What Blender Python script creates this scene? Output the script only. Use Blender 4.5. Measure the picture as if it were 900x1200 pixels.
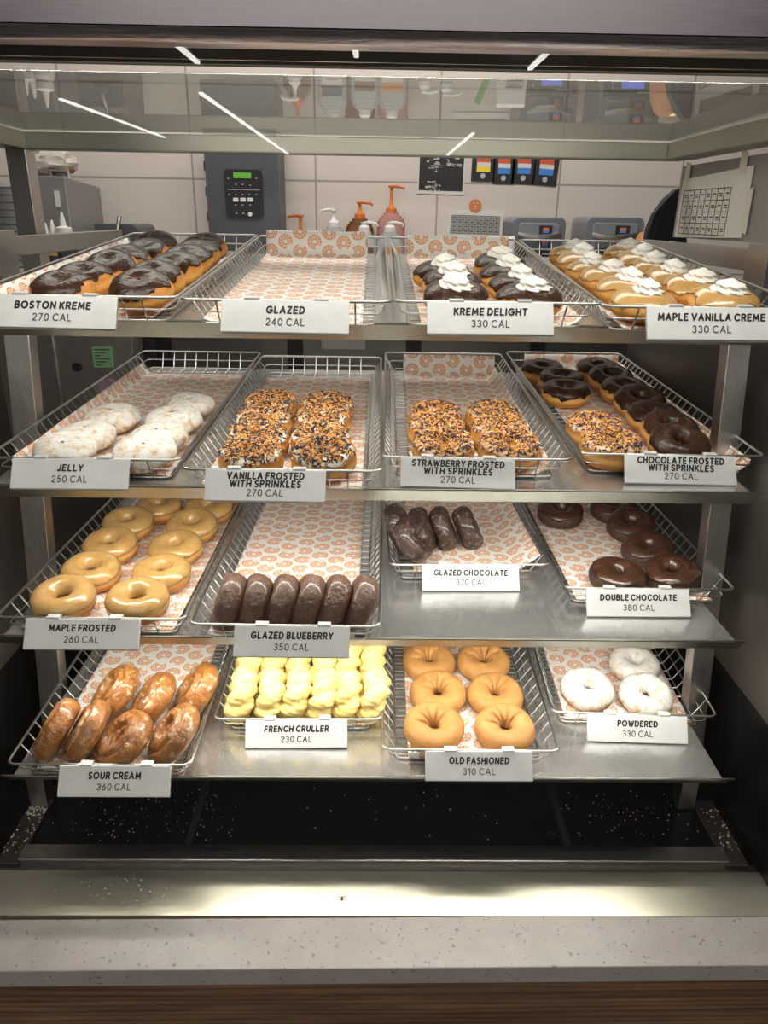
import bpy, math, random
from mathutils import Matrix, Vector, noise
PI = math.pi
R = math.radians
scene = bpy.context.scene
for o in list(bpy.data.objects):
    bpy.data.objects.remove(o)
col = scene.collection
random.seed(4)

# ------------------------------------------------------------------ camera
CAM_F, CAM_Z = 879.76, 1.5
RT = Vector((0.99984356, -0.00992351, 0.0146417))
UP = Vector((-0.00997124, 0.3674857, 0.92997572))
NN = Vector((0.01460923, 0.92997623, -0.36732926))
cam = bpy.data.cameras.new('camera')
camo = bpy.data.objects.new('camera', cam)
col.objects.link(camo)
camo.matrix_world = Matrix(((RT.x, UP.x, -NN.x, 0), (RT.y, UP.y, -NN.y, 0), (RT.z, UP.z, -NN.z, CAM_Z), (0, 0, 0, 1)))
cam.sensor_fit = 'HORIZONTAL'
cam.sensor_width = 36
cam.lens = 36 * CAM_F / 900
cam.clip_start = .02
scene.camera = camo

# ------------------------------------------------------------------ light
scene.view_settings.view_transform = 'Standard'
scene.view_settings.look = 'None'
scene.view_settings.gamma = 1
scene.view_settings.use_curve_mapping = False
scene.view_settings.exposure = 0.0
world = bpy.data.worlds.new('world')
scene.world = world
world.use_nodes = True
world.node_tree.nodes['Background'].inputs[0].default_value = (.75, .73, .70, 1)
world.node_tree.nodes['Background'].inputs[1].default_value = .16

def area(name, loc, rot, sx, sy, power, color=(1, .96, .9), spread=180):
    l = bpy.data.lights.new(name, 'AREA')
    l.shape = 'RECTANGLE'; l.size = sx; l.size_y = sy; l.energy = power; l.color = color; l.spread = R(spread)
    o = bpy.data.objects.new(name, l); col.objects.link(o)
    o.location = loc; o.rotation_euler = rot
    return o
area('shop_ceiling_light', (0, -.55, 2.68), (R(12), 0, 0), 2.6, .6, 15)
area('added_fill_light', (0, -2.5, 2.6), (R(72), 0, 0), 3.0, .4, 42, (1, .96, .91))  # tilted fill added to brighten the paper deep in the top row
area('kitchen_ceiling_light', (-.1, 2.2, 2.6), (0, 0, 0), 2.2, .5, 30, (1, .95, .9))
# LED strips of the case: y of strip, z, power
LED = [(1.078, 1.334, .9), (1.03, 1.112, 1.9), (.985, .893, 2.4)]

# ------------------------------------------------------------------ helpers
def at(x, y, Y):
    d = RT * ((x - 450) / CAM_F) - UP * ((y - 600) / CAM_F) + NN
    d = d * (Y / d.y)
    return Vector((d.x, d.y, d.z + CAM_Z))

class MB:
    def __init__(s): s.v = []; s.f = []; s.mi = []; s.uv = None
    def add(s, vs, fs, m=0):
        n = len(s.v); s.v += [tuple(v) for v in vs]
        for f in fs: s.f.append(tuple(i + n for i in f)); s.mi.append(m)
    def box(s, lo, hi, M=None, m=0):
        x0, y0, z0 = lo; x1, y1, z1 = hi
        vs = [Vector(p) for p in ((x0,y0,z0),(x1,y0,z0),(x1,y1,z0),(x0,y1,z0),(x0,y0,z1),(x1,y0,z1),(x1,y1,z1),(x0,y1,z1))]
        if M: vs = [M @ v for v in vs]
        s.add(vs, [(3,2,1,0),(4,5,6,7),(0,1,5,4),(1,2,6,5),(2,3,7,6),(3,0,4,7)], m); return s
    def rbox(s, lo, hi, r=.01, axis=2, M=None, m=0, seg=4):
        # box with rounded vertical (axis) edges
        a, b = [i for i in range(3) if i != axis]
        pts = []
        for cx, cy, a0 in ((hi[a]-r, hi[b]-r, 0), (lo[a]+r, hi[b]-r, 90), (lo[a]+r, lo[b]+r, 180), (hi[a]-r, lo[b]+r, 270)):
            for k in range(seg + 1):
                t = R(a0 + 90 * k / seg); pts.append((cx + r*math.cos(t), cy + r*math.sin(t)))
        n = len(pts); vs = []
        for h in (lo[axis], hi[axis]):
            for p in pts:
                q = [0, 0, 0]; q[a] = p[0]; q[b] = p[1]; q[axis] = h; vs.append(Vector(q))
        if M: vs = [M @ v for v in vs]
        fs = [(i, (i+1) % n, (i+1) % n + n, i + n) for i in range(n)] + [tuple(range(n-1, -1, -1)), tuple(range(n, 2*n))]
        s.add(vs, fs, m); return s
    def prism(s, poly, x0, x1, m=0):
        # (y,z) profile extruded along x
        n = len(poly)
        vs = [(x0, y, z) for y, z in poly] + [(x1, y, z) for y, z in poly]
        s.add(vs, [(i, (i+1) % n, (i+1) % n + n, i + n) for i in range(n)] + [tuple(range(n-1, -1, -1)), tuple(range(n, 2*n))], m); return s
    def tube(s, pts, r, n=6, closed=False, m=0):
        pts = [Vector(p) for p in pts]; L = len(pts); vs = []; ref = None
        for i, p in enumerate(pts):
            a = pts[(i-1) % L] if (closed or i > 0) else p
            b = pts[(i+1) % L] if (closed or i < L-1) else p
            d = (b - a).normalized()
            if ref is None: ref = Vector((0, 0, 1)) if abs(d.z) < .9 else Vector((0, 1, 0))
            e = d.cross(ref).normalized(); g = e.cross(d).normalized(); ref = g
            rr = r[i] if isinstance(r, (list, tuple)) else r
            for k in range(n):
                t = 2*PI*k/n; vs.append(p + e*(rr*math.cos(t)) + g*(rr*math.sin(t)))
        fs = []
        for i in range(L if closed else L-1):
            j = (i+1) % L
            for k in range(n):
                k2 = (k+1) % n; fs.append((i*n+k, i*n+k2, j*n+k2, j*n+k))
        if not closed: fs += [tuple(range(n-1, -1, -1)), tuple(range((L-1)*n, L*n))]
        s.add(vs, fs, m); return s
    def lathe(s, prof, c=(0, 0, 0), n=24, m=0, M=None):
        vs = []
        for r, z in prof:
            for k in range(n):
                t = 2*PI*k/n; v = Vector((c[0] + r*math.cos(t), c[1] + r*math.sin(t), c[2] + z)); vs.append(M @ v if M else v)
        fs = [(i*n+k, i*n+(k+1) % n, (i+1)*n+(k+1) % n, (i+1)*n+k) for i in range(len(prof)-1) for k in range(n)]
        fs += [tuple(range(n-1, -1, -1)), tuple(range((len(prof)-1)*n, len(prof)*n))]
        s.add(vs, fs, m); return s
    def grid(s, nu, nv, fn, cu=False, cv=False, m=0):
        vs = [fn(i, j) for i in range(nu) for j in range(nv)]; fs = []
        for i in range(nu if cu else nu-1):
            for j in range(nv if cv else nv-1):
                i2, j2 = (i+1) % nu, (j+1) % nv
                fs.append((i*nv+j, i2*nv+j, i2*nv+j2, i*nv+j2))
        s.add(vs, fs, m); return s
    def mesh(s, name, mats, smooth=False):
        me = bpy.data.meshes.new(name)
        me.from_pydata(s.v, [], s.f)
        if not isinstance(mats, (list, tuple)): mats = [mats]
        for mm in mats: me.materials.append(mm)
        if any(s.mi): me.polygons.foreach_set('material_index', s.mi)
        me.update()
        if smooth:
            me.polygons.foreach_set('use_smooth', [True]*len(me.polygons))
            if smooth != 'all': me.set_sharp_from_angle(angle=R(40))
        return me
    def build(s, name, mats, parent=None, smooth=False, bevel=0, world=False):
        o = link(name, s.mesh(name, mats, smooth), parent)
        if bevel:
            b = o.modifiers.new('bevel', 'BEVEL'); b.width = bevel; b.segments = 2; b.limit_method = 'ANGLE'; b.angle_limit = R(50)
        if world and parent: o.matrix_parent_inverse = parent.matrix_world.inverted() if False else parent.matrix_basis.inverted()
        return o
def link(name, data, parent=None):
    o = bpy.data.objects.new(name, data); col.objects.link(o)
    if parent is not None: o.parent = parent
    return o
def tag(o, label, cat, group=None):
    o['label'] = label; o['category'] = cat
    if group: o['group'] = group
    return o
def thing(name, label, cat, loc=(0, 0, 0), rz=0, group=None):
    o = bpy.data.objects.new(name, None); col.objects.link(o)
    o.empty_display_size = .05
    o.matrix_basis = Matrix.Translation(loc) @ Matrix.Rotation(rz, 4, 'Z')
    return tag(o, label, cat, group)
def struct(o): o['kind'] = 'structure'; return o

# ------------------------------------------------------------------ materials
def newmat(name):
    m = bpy.data.materials.new(name); m.use_nodes = True
    return m, m.node_tree, m.node_tree.nodes['Principled BSDF']
def rgb(c): return (*c, 1)
def plain(name, c, rough=.5, metal=0, emit=None, es=1, spec=None, trans=0, sss=0, alpha=1, coat=0):
    m, t, b = newmat(name)
    b.inputs['Base Color'].default_value = rgb(c); b.inputs['Roughness'].default_value = rough; b.inputs['Metallic'].default_value = metal
    if emit: b.inputs['Emission Color'].default_value = rgb(emit); b.inputs['Emission Strength'].default_value = es
    if spec is not None: b.inputs['Specular IOR Level'].default_value = spec
    if trans: b.inputs['Transmission Weight'].default_value = trans
    if sss: b.inputs['Subsurface Weight'].default_value = sss; b.inputs['Subsurface Radius'].default_value = (.01, .006, .003); b.inputs['Subsurface Scale'].default_value = .3
    if coat: b.inputs['Coat Weight'].default_value = coat; b.inputs['Coat Roughness'].default_value = .12
    b.inputs['Alpha'].default_value = alpha
    return m
def coords(t, rand=True, scale=(1, 1, 1)):
    tc = t.nodes.new('ShaderNodeTexCoord'); mp = t.nodes.new('ShaderNodeMapping'); mp.inputs['Scale'].default_value = scale
    if rand:
        oi = t.nodes.new('ShaderNodeObjectInfo'); mu = t.nodes.new('ShaderNodeMath'); mu.operation = 'MULTIPLY'; mu.inputs[1].default_value = 7.3
        t.links.new(oi.outputs['Random'], mu.inputs[0])
        ad = t.nodes.new('ShaderNodeVectorMath'); ad.operation = 'ADD'
        t.links.new(tc.outputs['Object'], ad.inputs[0]); t.links.new(mu.outputs[0], ad.inputs[1]); t.links.new(ad.outputs[0], mp.inputs['Vector'])
    else: t.links.new(tc.outputs['Object'], mp.inputs['Vector'])
    return mp.outputs[0]
def nz(t, vec, scale, detail=4, rough=.55):
    n = t.nodes.new('ShaderNodeTexNoise'); n.inputs['Scale'].default_value = scale; n.inputs['Detail'].default_value = detail; n.inputs['Roughness'].default_value = rough
    t.links.new(vec, n.inputs['Vector']); return n.outputs['Fac']
def ramp(t, fac, stops):
    r = t.nodes.new('ShaderNodeValToRGB'); e = r.color_ramp.elements
    while len(e) < len(stops): e.new(.5)
    for q, (p, c) in zip(e, stops): q.position = p; q.color = rgb(c) if len(c) == 3 else c
    t.links.new(fac, r.inputs[0]); return r.outputs[0]
def bump(t, b, fac, strength, dist=.001):
    n = t.nodes.new('ShaderNodeBump'); n.inputs['Strength'].default_value = strength; n.inputs['Distance'].default_value = dist
    t.links.new(fac, n.inputs['Height']); t.links.new(n.outputs[0], b.inputs['Normal'])
def noisy(name, stops, scale, rough=.5, metal=0, bscale=None, bstr=0, bdist=.001, stretch=(1, 1, 1), rand=True, sss=0, detail=4, coat=0, rstops=None, spec=None):
    m, t, b = newmat(name)
    v = coords(t, rand, stretch)
    f = nz(t, v, scale, detail); t.links.new(ramp(t, f, stops), b.inputs['Base Color'])
    b.inputs['Roughness'].default_value = rough; b.inputs['Metallic'].default_value = metal
    if spec is not None: b.inputs['Specular IOR Level'].default_value = spec
    if rstops: t.links.new(ramp(t, f, [(p, (q, q, q)) for p, q in rstops]), b.inputs['Roughness'])
    if bstr: bump(t, b, nz(t, v, bscale or scale, 3), bstr, bdist)
    if sss: b.inputs['Subsurface Weight'].default_value = sss; b.inputs['Subsurface Radius'].default_value = (.01, .006, .003); b.inputs['Subsurface Scale'].default_value = .4
    if coat: b.inputs['Coat Weight'].default_value = coat; b.inputs['Coat Roughness'].default_value = .15
    return m
def steel(name, c, rough, stretch=(2, 60, 60), var=.12, bs=.05, metal=1):
    m, t, b = newmat(name)
    v = coords(t, False, stretch)
    f = nz(t, v, 8, 5, .7)
    lo = tuple(x*(1-var) for x in c); hi = tuple(min(1, x*(1+var)) for x in c)
    t.links.new(ramp(t, f, [(.3, lo), (.7, hi)]), b.inputs['Base Color'])
    t.links.new(ramp(t, f, [(.3, (rough*.85,)*3), (.7, (rough*1.2,)*3)]), b.inputs['Roughness'])
    b.inputs['Metallic'].default_value = metal
    bump(t, b, f, bs, .0006)
    return m
ST_X = steel('brushed_steel', (.50, .485, .46), .3)                       # grain along x
ST_SHELF = steel('shelf_steel', (.64, .64, .63), .22, (3, 40, 40), .07, .03, .82)
ST_Z = steel('upright_steel', (.56, .53, .50), .34, (50, 50, 2))
ST_DARK = steel('dark_side_steel', (.15, .14, .13), .45, (40, 40, 3), .1)
ST_HEAD = steel('header_steel', (.155, .138, .146), .36, (2, 80, 80), .25)
ST_BEAM = steel('beam_steel', (.34, .33, .285), .38, (30, 60, 60), .15)
ST_LEDGE = steel('ledge_steel', (.80, .77, .63), .36, (4, 90, 90), .07, .03)
WIRE = plain('chrome_wire', (.50, .49, .465), .3, 1)
BLACK_GLOSS = plain('black_glass', (.004, .004, .004), .25, spec=.12)
BLACK_MATT = plain('black_matt', (.012, .012, .013), .6)
WHITE_PLASTIC = noisy('sign_plastic', [(.35, (.66, .67, .66)), (.7, (.74, .75, .74))], 30, .42)
INK = plain('black_ink', (.012, .012, .014), .6)
INK_THIN = plain('grey_ink', (.05, .05, .055), .6)
LEDM = plain('led_strip', (1, 1, 1), .5, emit=(1, .97, .9), es=14)
TUBE = plain('ceiling_lamp_tube', (1, 1, 1), .5, emit=(1, .97, .92), es=13)

def pane_mat(name, tint, extra=0.0, rough=0.0):
    m = bpy.data.materials.new(name); m.use_nodes = True; t = m.node_tree; t.nodes.clear()
    o = t.nodes.new('ShaderNodeOutputMaterial'); mx = t.nodes.new('ShaderNodeMixShader'); tr = t.nodes.new('ShaderNodeBsdfTransparent'); g = t.nodes.new('ShaderNodeBsdfGlossy')
    g.inputs['Roughness'].default_value = rough; tr.inputs[0].default_value = rgb(tint)
    ge = t.nodes.new('ShaderNodeNewGeometry'); dp = t.nodes.new('ShaderNodeVectorMath'); dp.operation = 'DOT_PRODUCT'
    t.links.new(ge.outputs['Normal'], dp.inputs[0]); t.links.new(ge.outputs['Incoming'], dp.inputs[1])
    def mt(op, x, y=None, z=None):
        n = t.nodes.new('ShaderNodeMath'); n.operation = op
        for i, q in enumerate((x, y, z)):
            if q is None: continue
            if isinstance(q, (int, float)): n.inputs[i].default_value = q
            else: t.links.new(q, n.inputs[i])
        return n.outputs[0]
    fac = mt('MULTIPLY_ADD', mt('POWER', mt('SUBTRACT', 1.0, mt('ABSOLUTE', dp.outputs['Value'])), 5.0), .96 - extra, .04 + extra)
    ad = mt('MINIMUM', fac, 1.0)
    t.links.new(ad, mx.inputs[0]); t.links.new(tr.outputs[0], mx.inputs[1]); t.links.new(g.outputs[0], mx.inputs[2]); t.links.new(mx.outputs[0], o.inputs[0])
    return m
GLASS_FRONT = pane_mat('front_glass', (.97, .975, .965))
GLASS_TOP = pane_mat('top_glass', (.93, .95, .93))

def paper_mat():
    m, t, b = newmat('donut_print_paper')
    N, L = t.nodes.new, t.links.new
    def mth(op, a, c=None, d=None):
        n = N('ShaderNodeMath'); n.operation = op
        for i, x in enumerate((a, c, d)):
            if x is None: continue
            if isinstance(x, (int, float)): n.inputs[i].default_value = x
            else: L(x, n.inputs[i])
        return n.outputs[0]
    uv = N('ShaderNodeUVMap'); uv.uv_map = 'UVMap'
    sp = N('ShaderNodeSeparateXYZ'); L(uv.outputs[0], sp.inputs[0])
    W, H = .060, .0385
    def lattice(ox, oy):
        x = mth('DIVIDE', mth('ADD', sp.outputs[0], ox), W); y = mth('DIVIDE', mth('ADD', sp.outputs[1], oy), H)
        xi, yi = mth('FLOOR', x), mth('FLOOR', y)
        lx = mth('MULTIPLY', mth('SUBTRACT', mth('SUBTRACT', x, xi), .5), W); ly = mth('MULTIPLY', mth('SUBTRACT', mth('SUBTRACT', y, yi), .5), H)
        cv = N('ShaderNodeCombineXYZ'); L(xi, cv.inputs[0]); L(yi, cv.inputs[1]); cv.inputs[2].default_value = ox*37
        wn = N('ShaderNodeTexWhiteNoise'); L(cv.outputs[0], wn.inputs['Vector'])
        al = mth('MULTIPLY', wn.outputs['Value'], 2*PI)
        r = mth('SQRT', mth('ADD', mth('MULTIPLY', lx, lx), mth('MULTIPLY', ly, ly)))
        th = mth('ARCTAN2', ly, lx)
        ro, ri = .0143, .0042
        ring = mth('MULTIPLY', mth('LESS_THAN', r, ro), mth('GREATER_THAN', r, ri))
        bx = mth('SUBTRACT', lx, mth('MULTIPLY', mth('COSINE', al), ro)); by = mth('SUBTRACT', ly, mth('MULTIPLY', mth('SINE', al), ro))
        bite = mth('GREATER_THAN', mth('SQRT', mth('ADD', mth('MULTIPLY', bx, bx), mth('MULTIPLY', by, by))), .0062)
        edge = mth('MAXIMUM', mth('GREATER_THAN', r, ro - .0018), mth('LESS_THAN', r, ri + .0016))
        dash = mth('GREATER_THAN', mth('SINE', mth('MULTIPLY_ADD', th, 11.0, mth('MULTIPLY', mth('FLOOR', mth('DIVIDE', r, .0033)), 2.6))), -.25)
        fill = mth('MAXIMUM', edge, dash)
        return mth('MULTIPLY', mth('MULTIPLY', ring, bite), fill)
    f = mth('MAXIMUM', lattice(0, 0), lattice(W/2, H/2))
    mx = N('ShaderNodeMix'); mx.data_type = 'RGBA'
    mx.inputs[6].default_value = (.82, .81, .78, 1); mx.inputs[7].default_value = (.72, .29, .09, 1)
    L(f, mx.inputs[0]); L(mx.outputs[2], b.inputs['Base Color']); b.inputs['Roughness'].default_value = .65
    return m
PAPER = paper_mat()

# dough and toppings
def dough(name, base, dark, band, band_z, rough=.5, bw=.006):
    # golden fried dough with a paler band around its waist
    m, t, b = newmat(name)
    v = coords(t); f = nz(t, v, 55, 4)
    c1 = ramp(t, f, [(.3, dark), (.68, base)])
    tc = t.nodes.new('ShaderNodeTexCoord'); sp = t.nodes.new('ShaderNodeSeparateXYZ'); t.links.new(tc.outputs['Object'], sp.inputs[0])
    a = t.nodes.new('ShaderNodeMath'); a.operation = 'SUBTRACT'; a.inputs[1].default_value = band_z; t.links.new(sp.outputs[2], a.inputs[0])
    ab = t.nodes.new('ShaderNodeMath'); ab.operation = 'ABSOLUTE'; t.links.new(a.outputs[0], ab.inputs[0])
    mr = t.nodes.new('ShaderNodeMapRange'); mr.inputs[1].default_value = bw*.3; mr.inputs[2].default_value = bw; mr.inputs[3].default_value = .75; mr.inputs[4].default_value = 0; t.links.new(ab.outputs[0], mr.inputs[0])
    mx = t.nodes.new('ShaderNodeMix'); mx.data_type = 'RGBA'; mx.inputs[7].default_value = rgb(band)
    t.links.new(mr.outputs[0], mx.inputs[0]); t.links.new(c1, mx.inputs[6]); t.links.new(mx.outputs[2], b.inputs['Base Color'])
    b.inputs['Roughness'].default_value = rough
    b.inputs['Subsurface Weight'].default_value = .12; b.inputs['Subsurface Radius'].default_value = (.01, .005, .002); b.inputs['Subsurface Scale'].default_value = .3
    bump(t, b, nz(t, v, 260, 3), .35, .0012)
    return m
YEAST = dough('yeast_dough', (.58, .245, .042), (.42, .15, .022), (.74, .44, .15), .019)
YEAST_SHELL = dough('shell_dough', (.62, .255, .034), (.46, .15, .017), (.74, .38, .09), .021)
MAPLE = noisy('maple_icing', [(.3, (.44, .245, .075)), (.7, (.54, .33, .12))], 60, .22, bscale=90, bstr=.35, bdist=.001, coat=.4)
CHOC = noisy('chocolate_icing', [(.3, (.022, .010, .006)), (.7, (.055, .024, .013))], 60, .24, bscale=120, bstr=.55, bdist=.003, spec=.3)
CHOC_MILK = noisy('milky_chocolate_icing', [(.3, (.040, .016, .009)), (.70, (.070, .028, .014)), (.80, (.22, .14, .10))], 45, .24, bscale=90, bstr=.7, bdist=.003, coat=.4)
VANILLA = noisy('vanilla_icing', [(.3, (.76, .70, .58)), (.7, (.85, .80, .70))], 20, .35, sss=.2)
PINK_ICING = noisy('strawberry_icing', [(.3, (.74, .48, .32)), (.7, (.80, .56, .40))], 20, .35, sss=.2)
SP_OR = plain('orange_sprinkle', (.80, .36, .07), .4)
SP_DK = plain('dark_sprinkle', (.035, .018, .035), .4)
SP_WH = plain('pale_sprinkle', (.80, .55, .25), .4)
CREAM = plain('whipped_cream', (.82, .80, .74), .5, sss=.25)
def powdered(name, tan, z0, z1, amt):
    # sugar clings to the top and sides, the foot of the dough stays bare
    m, t, b = newmat(name)
    v = coords(t); f = nz(t, v, 85, 8, .62)
    tc = t.nodes.new('ShaderNodeTexCoord'); sp = t.nodes.new('ShaderNodeSeparateXYZ'); t.links.new(tc.outputs['Object'], sp.inputs[0])
    mr = t.nodes.new('ShaderNodeMapRange'); mr.inputs[1].default_value = z0; mr.inputs[2].default_value = z1; mr.inputs[3].default_value = -.16; mr.inputs[4].default_value = amt; t.links.new(sp.outputs[2], mr.inputs[0])
    ad = t.nodes.new('ShaderNodeMath'); ad.operation = 'ADD'; t.links.new(f, ad.inputs[0]); t.links.new(mr.outputs[0], ad.inputs[1])
    t.links.new(ramp(t, ad.outputs[0], [(.36, tan), (.47, (.66, .56, .45)), (.60, (.72, .71, .69))]), b.inputs['Base Color'])
    b.inputs['Roughness'].default_value = .9
    bump(t, b, nz(t, v, 420, 4), .9, .0015)
    return m
POWDER = powdered('powdered_dough', (.50, .29, .13), .004, .024, .05)
POWDER2 = powdered('thin_powdered_dough', (.48, .27, .12), .003, .022, .07)
JAM = plain('red_jam', (.25, .02, .015), .25)
CAKE = noisy('plain_cake_dough', [(.3, (.38, .175, .045)), (.7, (.50, .25, .07))], 60, .6, bscale=600, bstr=.7, bdist=.0008, sss=.08)
CHOC_CAKE = noisy('chocolate_cake_dough', [(.3, (.045, .022, .012)), (.62, (.085, .042, .024)), (.78, (.15, .09, .06))], 220, .55, bscale=330, bstr=.9, bdist=.002, detail=6)
def glazed(name, base, dark, glaze, cut, scale, coat=.8):
    m, t, b = newmat(name)
    v = coords(t); f = nz(t, v, scale, 6, .6); g = nz(t, v, 45, 3)
    c1 = ramp(t, g, [(.3, dark), (.7, base)])
    mk = ramp(t, f, [(cut, (0, 0, 0)), (cut + .12, (1, 1, 1))])
    mx = t.nodes.new('ShaderNodeMix'); mx.data_type = 'RGBA'; mx.inputs[7].default_value = rgb(glaze)
    sc = t.nodes.new('ShaderNodeMath'); sc.operation = 'MULTIPLY'; sc.inputs[1].default_value = .7; t.links.new(mk, sc.inputs[0])
    t.links.new(sc.outputs[0], mx.inputs[0]); t.links.new(c1, mx.inputs[6]); t.links.new(mx.outputs[2], b.inputs['Base Color'])
    b.inputs['Roughness'].default_value = .38; b.inputs['Coat Weight'].default_value = coat; b.inputs['Coat Roughness'].default_value = .14
    bump(t, b, nz(t, v, 150, 6), 1.0, .0045)
    return m
SOUR = glazed('glazed_sour_cream_dough', (.42, .17, .035), (.25, .085, .014), (.80, .66, .50), .56, 60, .5)
BLUEB = glazed('glazed_blueberry_dough', (.15, .072, .042), (.085, .038, .022), (.36, .27, .23), .60, 120, .45)
GCHOC = glazed('glazed_chocolate_dough', (.065, .033, .020), (.03, .014, .009), (.42, .35, .31), .56, 130, .5)
GLAZE = noisy('sugar_glaze', [(.35, (.62, .42, .24)), (.65, (.82, .70, .56))], 40, .22, bscale=60, bstr=.4, coat=.6)
CRULL = noisy('cruller_dough', [(.3, (.80, .57, .16)), (.7, (.87, .71, .31))], 50, .55, bscale=200, bstr=.7, bdist=.002, sss=.15)

# ------------------------------------------------------------------ the rows
ROWS = {1: (1.39399, 4.5098), 2: (1.17721, 1.8057), 3: (.95996, -.4274), 4: (.74636, .9904)}   # rim height at y=.95, slope
RIM = .035
def row_z(r, y): z, t = ROWS[r]; return z - RIM + math.tan(R(t))*(y - .95)
TW, TL = .268, .741
TRAYS = {11:(-.3895,1.0015,.1),12:(-.1143,.9916,.01),13:(.1593,.9979,-.33),14:(.4262,.9829,-1.3),
 21:(-.4049,1.0039,-.67),22:(-.1239,.9671,-.36),23:(.1481,1.0232,-.87),24:(.4382,1.048,-.51),
 31:(-.4016,.9431,-.44),32:(-.1229,.927,-.75),33:(.1633,1.1341,1.3),34:(.438,1.0504,-.24),
 41:(-.3985,.8916,-.08),42:(-.1168,.9987,.3),43:(.1527,.9272,-.56),44:(.4312,1.0161,-2.03)}
def tray_matrix(t):
    x, y, a = TRAYS[t]
    return Matrix.Translation((x, y, row_z(t//10, y))) @ Matrix.Rotation(R(a), 4, 'Z') @ Matrix.Rotation(R(ROWS[t//10][1]), 4, 'X')

# ------------------------------------------------------------------ setting
def slab(name, lo, hi, m): return struct(MB().box(lo, hi).build(name, m))
FLOORM = noisy('floor_tile', [(.3, (.05, .047, .044)), (.7, (.07, .066, .062))], 6, .5, rand=False)
PAINT = noisy('shop_paint', [(.3, (.44, .41, .38)), (.7, (.48, .45, .42))], 3, .7, rand=False)
CEILM = noisy('ceiling_board', [(.3, (.50, .48, .45)), (.7, (.54, .52, .49))], 4, .9, rand=False)
slab('floor', (-5, -20, -.1), (5, 3.2, 0), FLOORM)
slab('ceiling', (-5, -20, 2.72), (5, 3.2, 2.8), CEILM)
slab('wall_rear', (-5, -20.1, 0), (5, -20, 2.72), PAINT)
slab('wall_left', (-5.1, -20, 0), (-5, 3.2, 2.72), PAINT)
slab('wall_right', (5, -20, 0), (5.1, 3.2, 2.72), PAINT)
def tile_mat():
    m, t, b = newmat('wall_tile')
    tc = t.nodes.new('ShaderNodeTexCoord'); sp = t.nodes.new('ShaderNodeSeparateXYZ'); cb = t.nodes.new('ShaderNodeCombineXYZ')
    t.links.new(tc.outputs['Object'], sp.inputs[0]); t.links.new(sp.outputs[0], cb.inputs[0]); t.links.new(sp.outputs[2], cb.inputs[1])
    mp = t.nodes.new('ShaderNodeMapping'); t.links.new(cb.outputs[0], mp.inputs[0])
    p0, p1 = at(370, 212, 2.95), at(513, 213, 2.95)
    w = p1.x - p0.x
    mp.inputs['Location'].default_value = (-p0.x + 10*w, -p0.z + 10*.3, 0)
    k = t.nodes.new('ShaderNodeTexBrick'); k.offset = 0; k.squash = 1
    k.inputs['Scale'].default_value = 1; k.inputs['Brick Width'].default_value = w; k.inputs['Row Height'].default_value = .30; k.inputs['Mortar Size'].default_value = .0035; k.inputs['Mortar Smooth'].default_value = .1
    k.inputs['Color1'].default_value = (.60, .535, .485, 1); k.inputs['Color2'].default_value = (.64, .57, .52, 1); k.inputs['Mortar'].default_value = (.33, .29, .25, 1)
    t.links.new(mp.outputs[0], k.inputs['Vector']); t.links.new(k.outputs[0], b.inputs['Base Color']); b.inputs['Roughness'].default_value = .3
    return m
slab('wall_back', (-5, 2.95, 0), (5, 3.05, 2.72), tile_mat())
# ceiling lamps of the shop: linear tubes running front to back
LAMPS = [(-1.51, -5.15, 1.1), (-.17, -4.95, .7), (1.29, -5.15, 1.1), (-3.58, -10.3, 4.5), (-1.86, -11.6, 8.4), (1.45, -13.2, 4.4)]
names = ['nearest left of the case', 'nearest straight above the middle', 'nearest right of the case', 'far at the left side', 'far and left of the middle', 'far and right of the middle']
for (x, y, L), nm in zip(LAMPS, names):
    t = thing('linear_lamp', 'long white linear ceiling lamp behind the viewer, ' + nm, 'lamp', (x, y, 2.66), 0, 'linear ceiling lamps of the shop')
    MB().box((-.035, -L/2, .02), (.035, L/2, .06)).build('housing', plain('lamp_housing', (.7, .7, .7), .5), t)
    MB().box((-.02, -L/2 + .01, 0), (.02, L/2 - .01, .02)).build('diffuser', TUBE, t)

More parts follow.
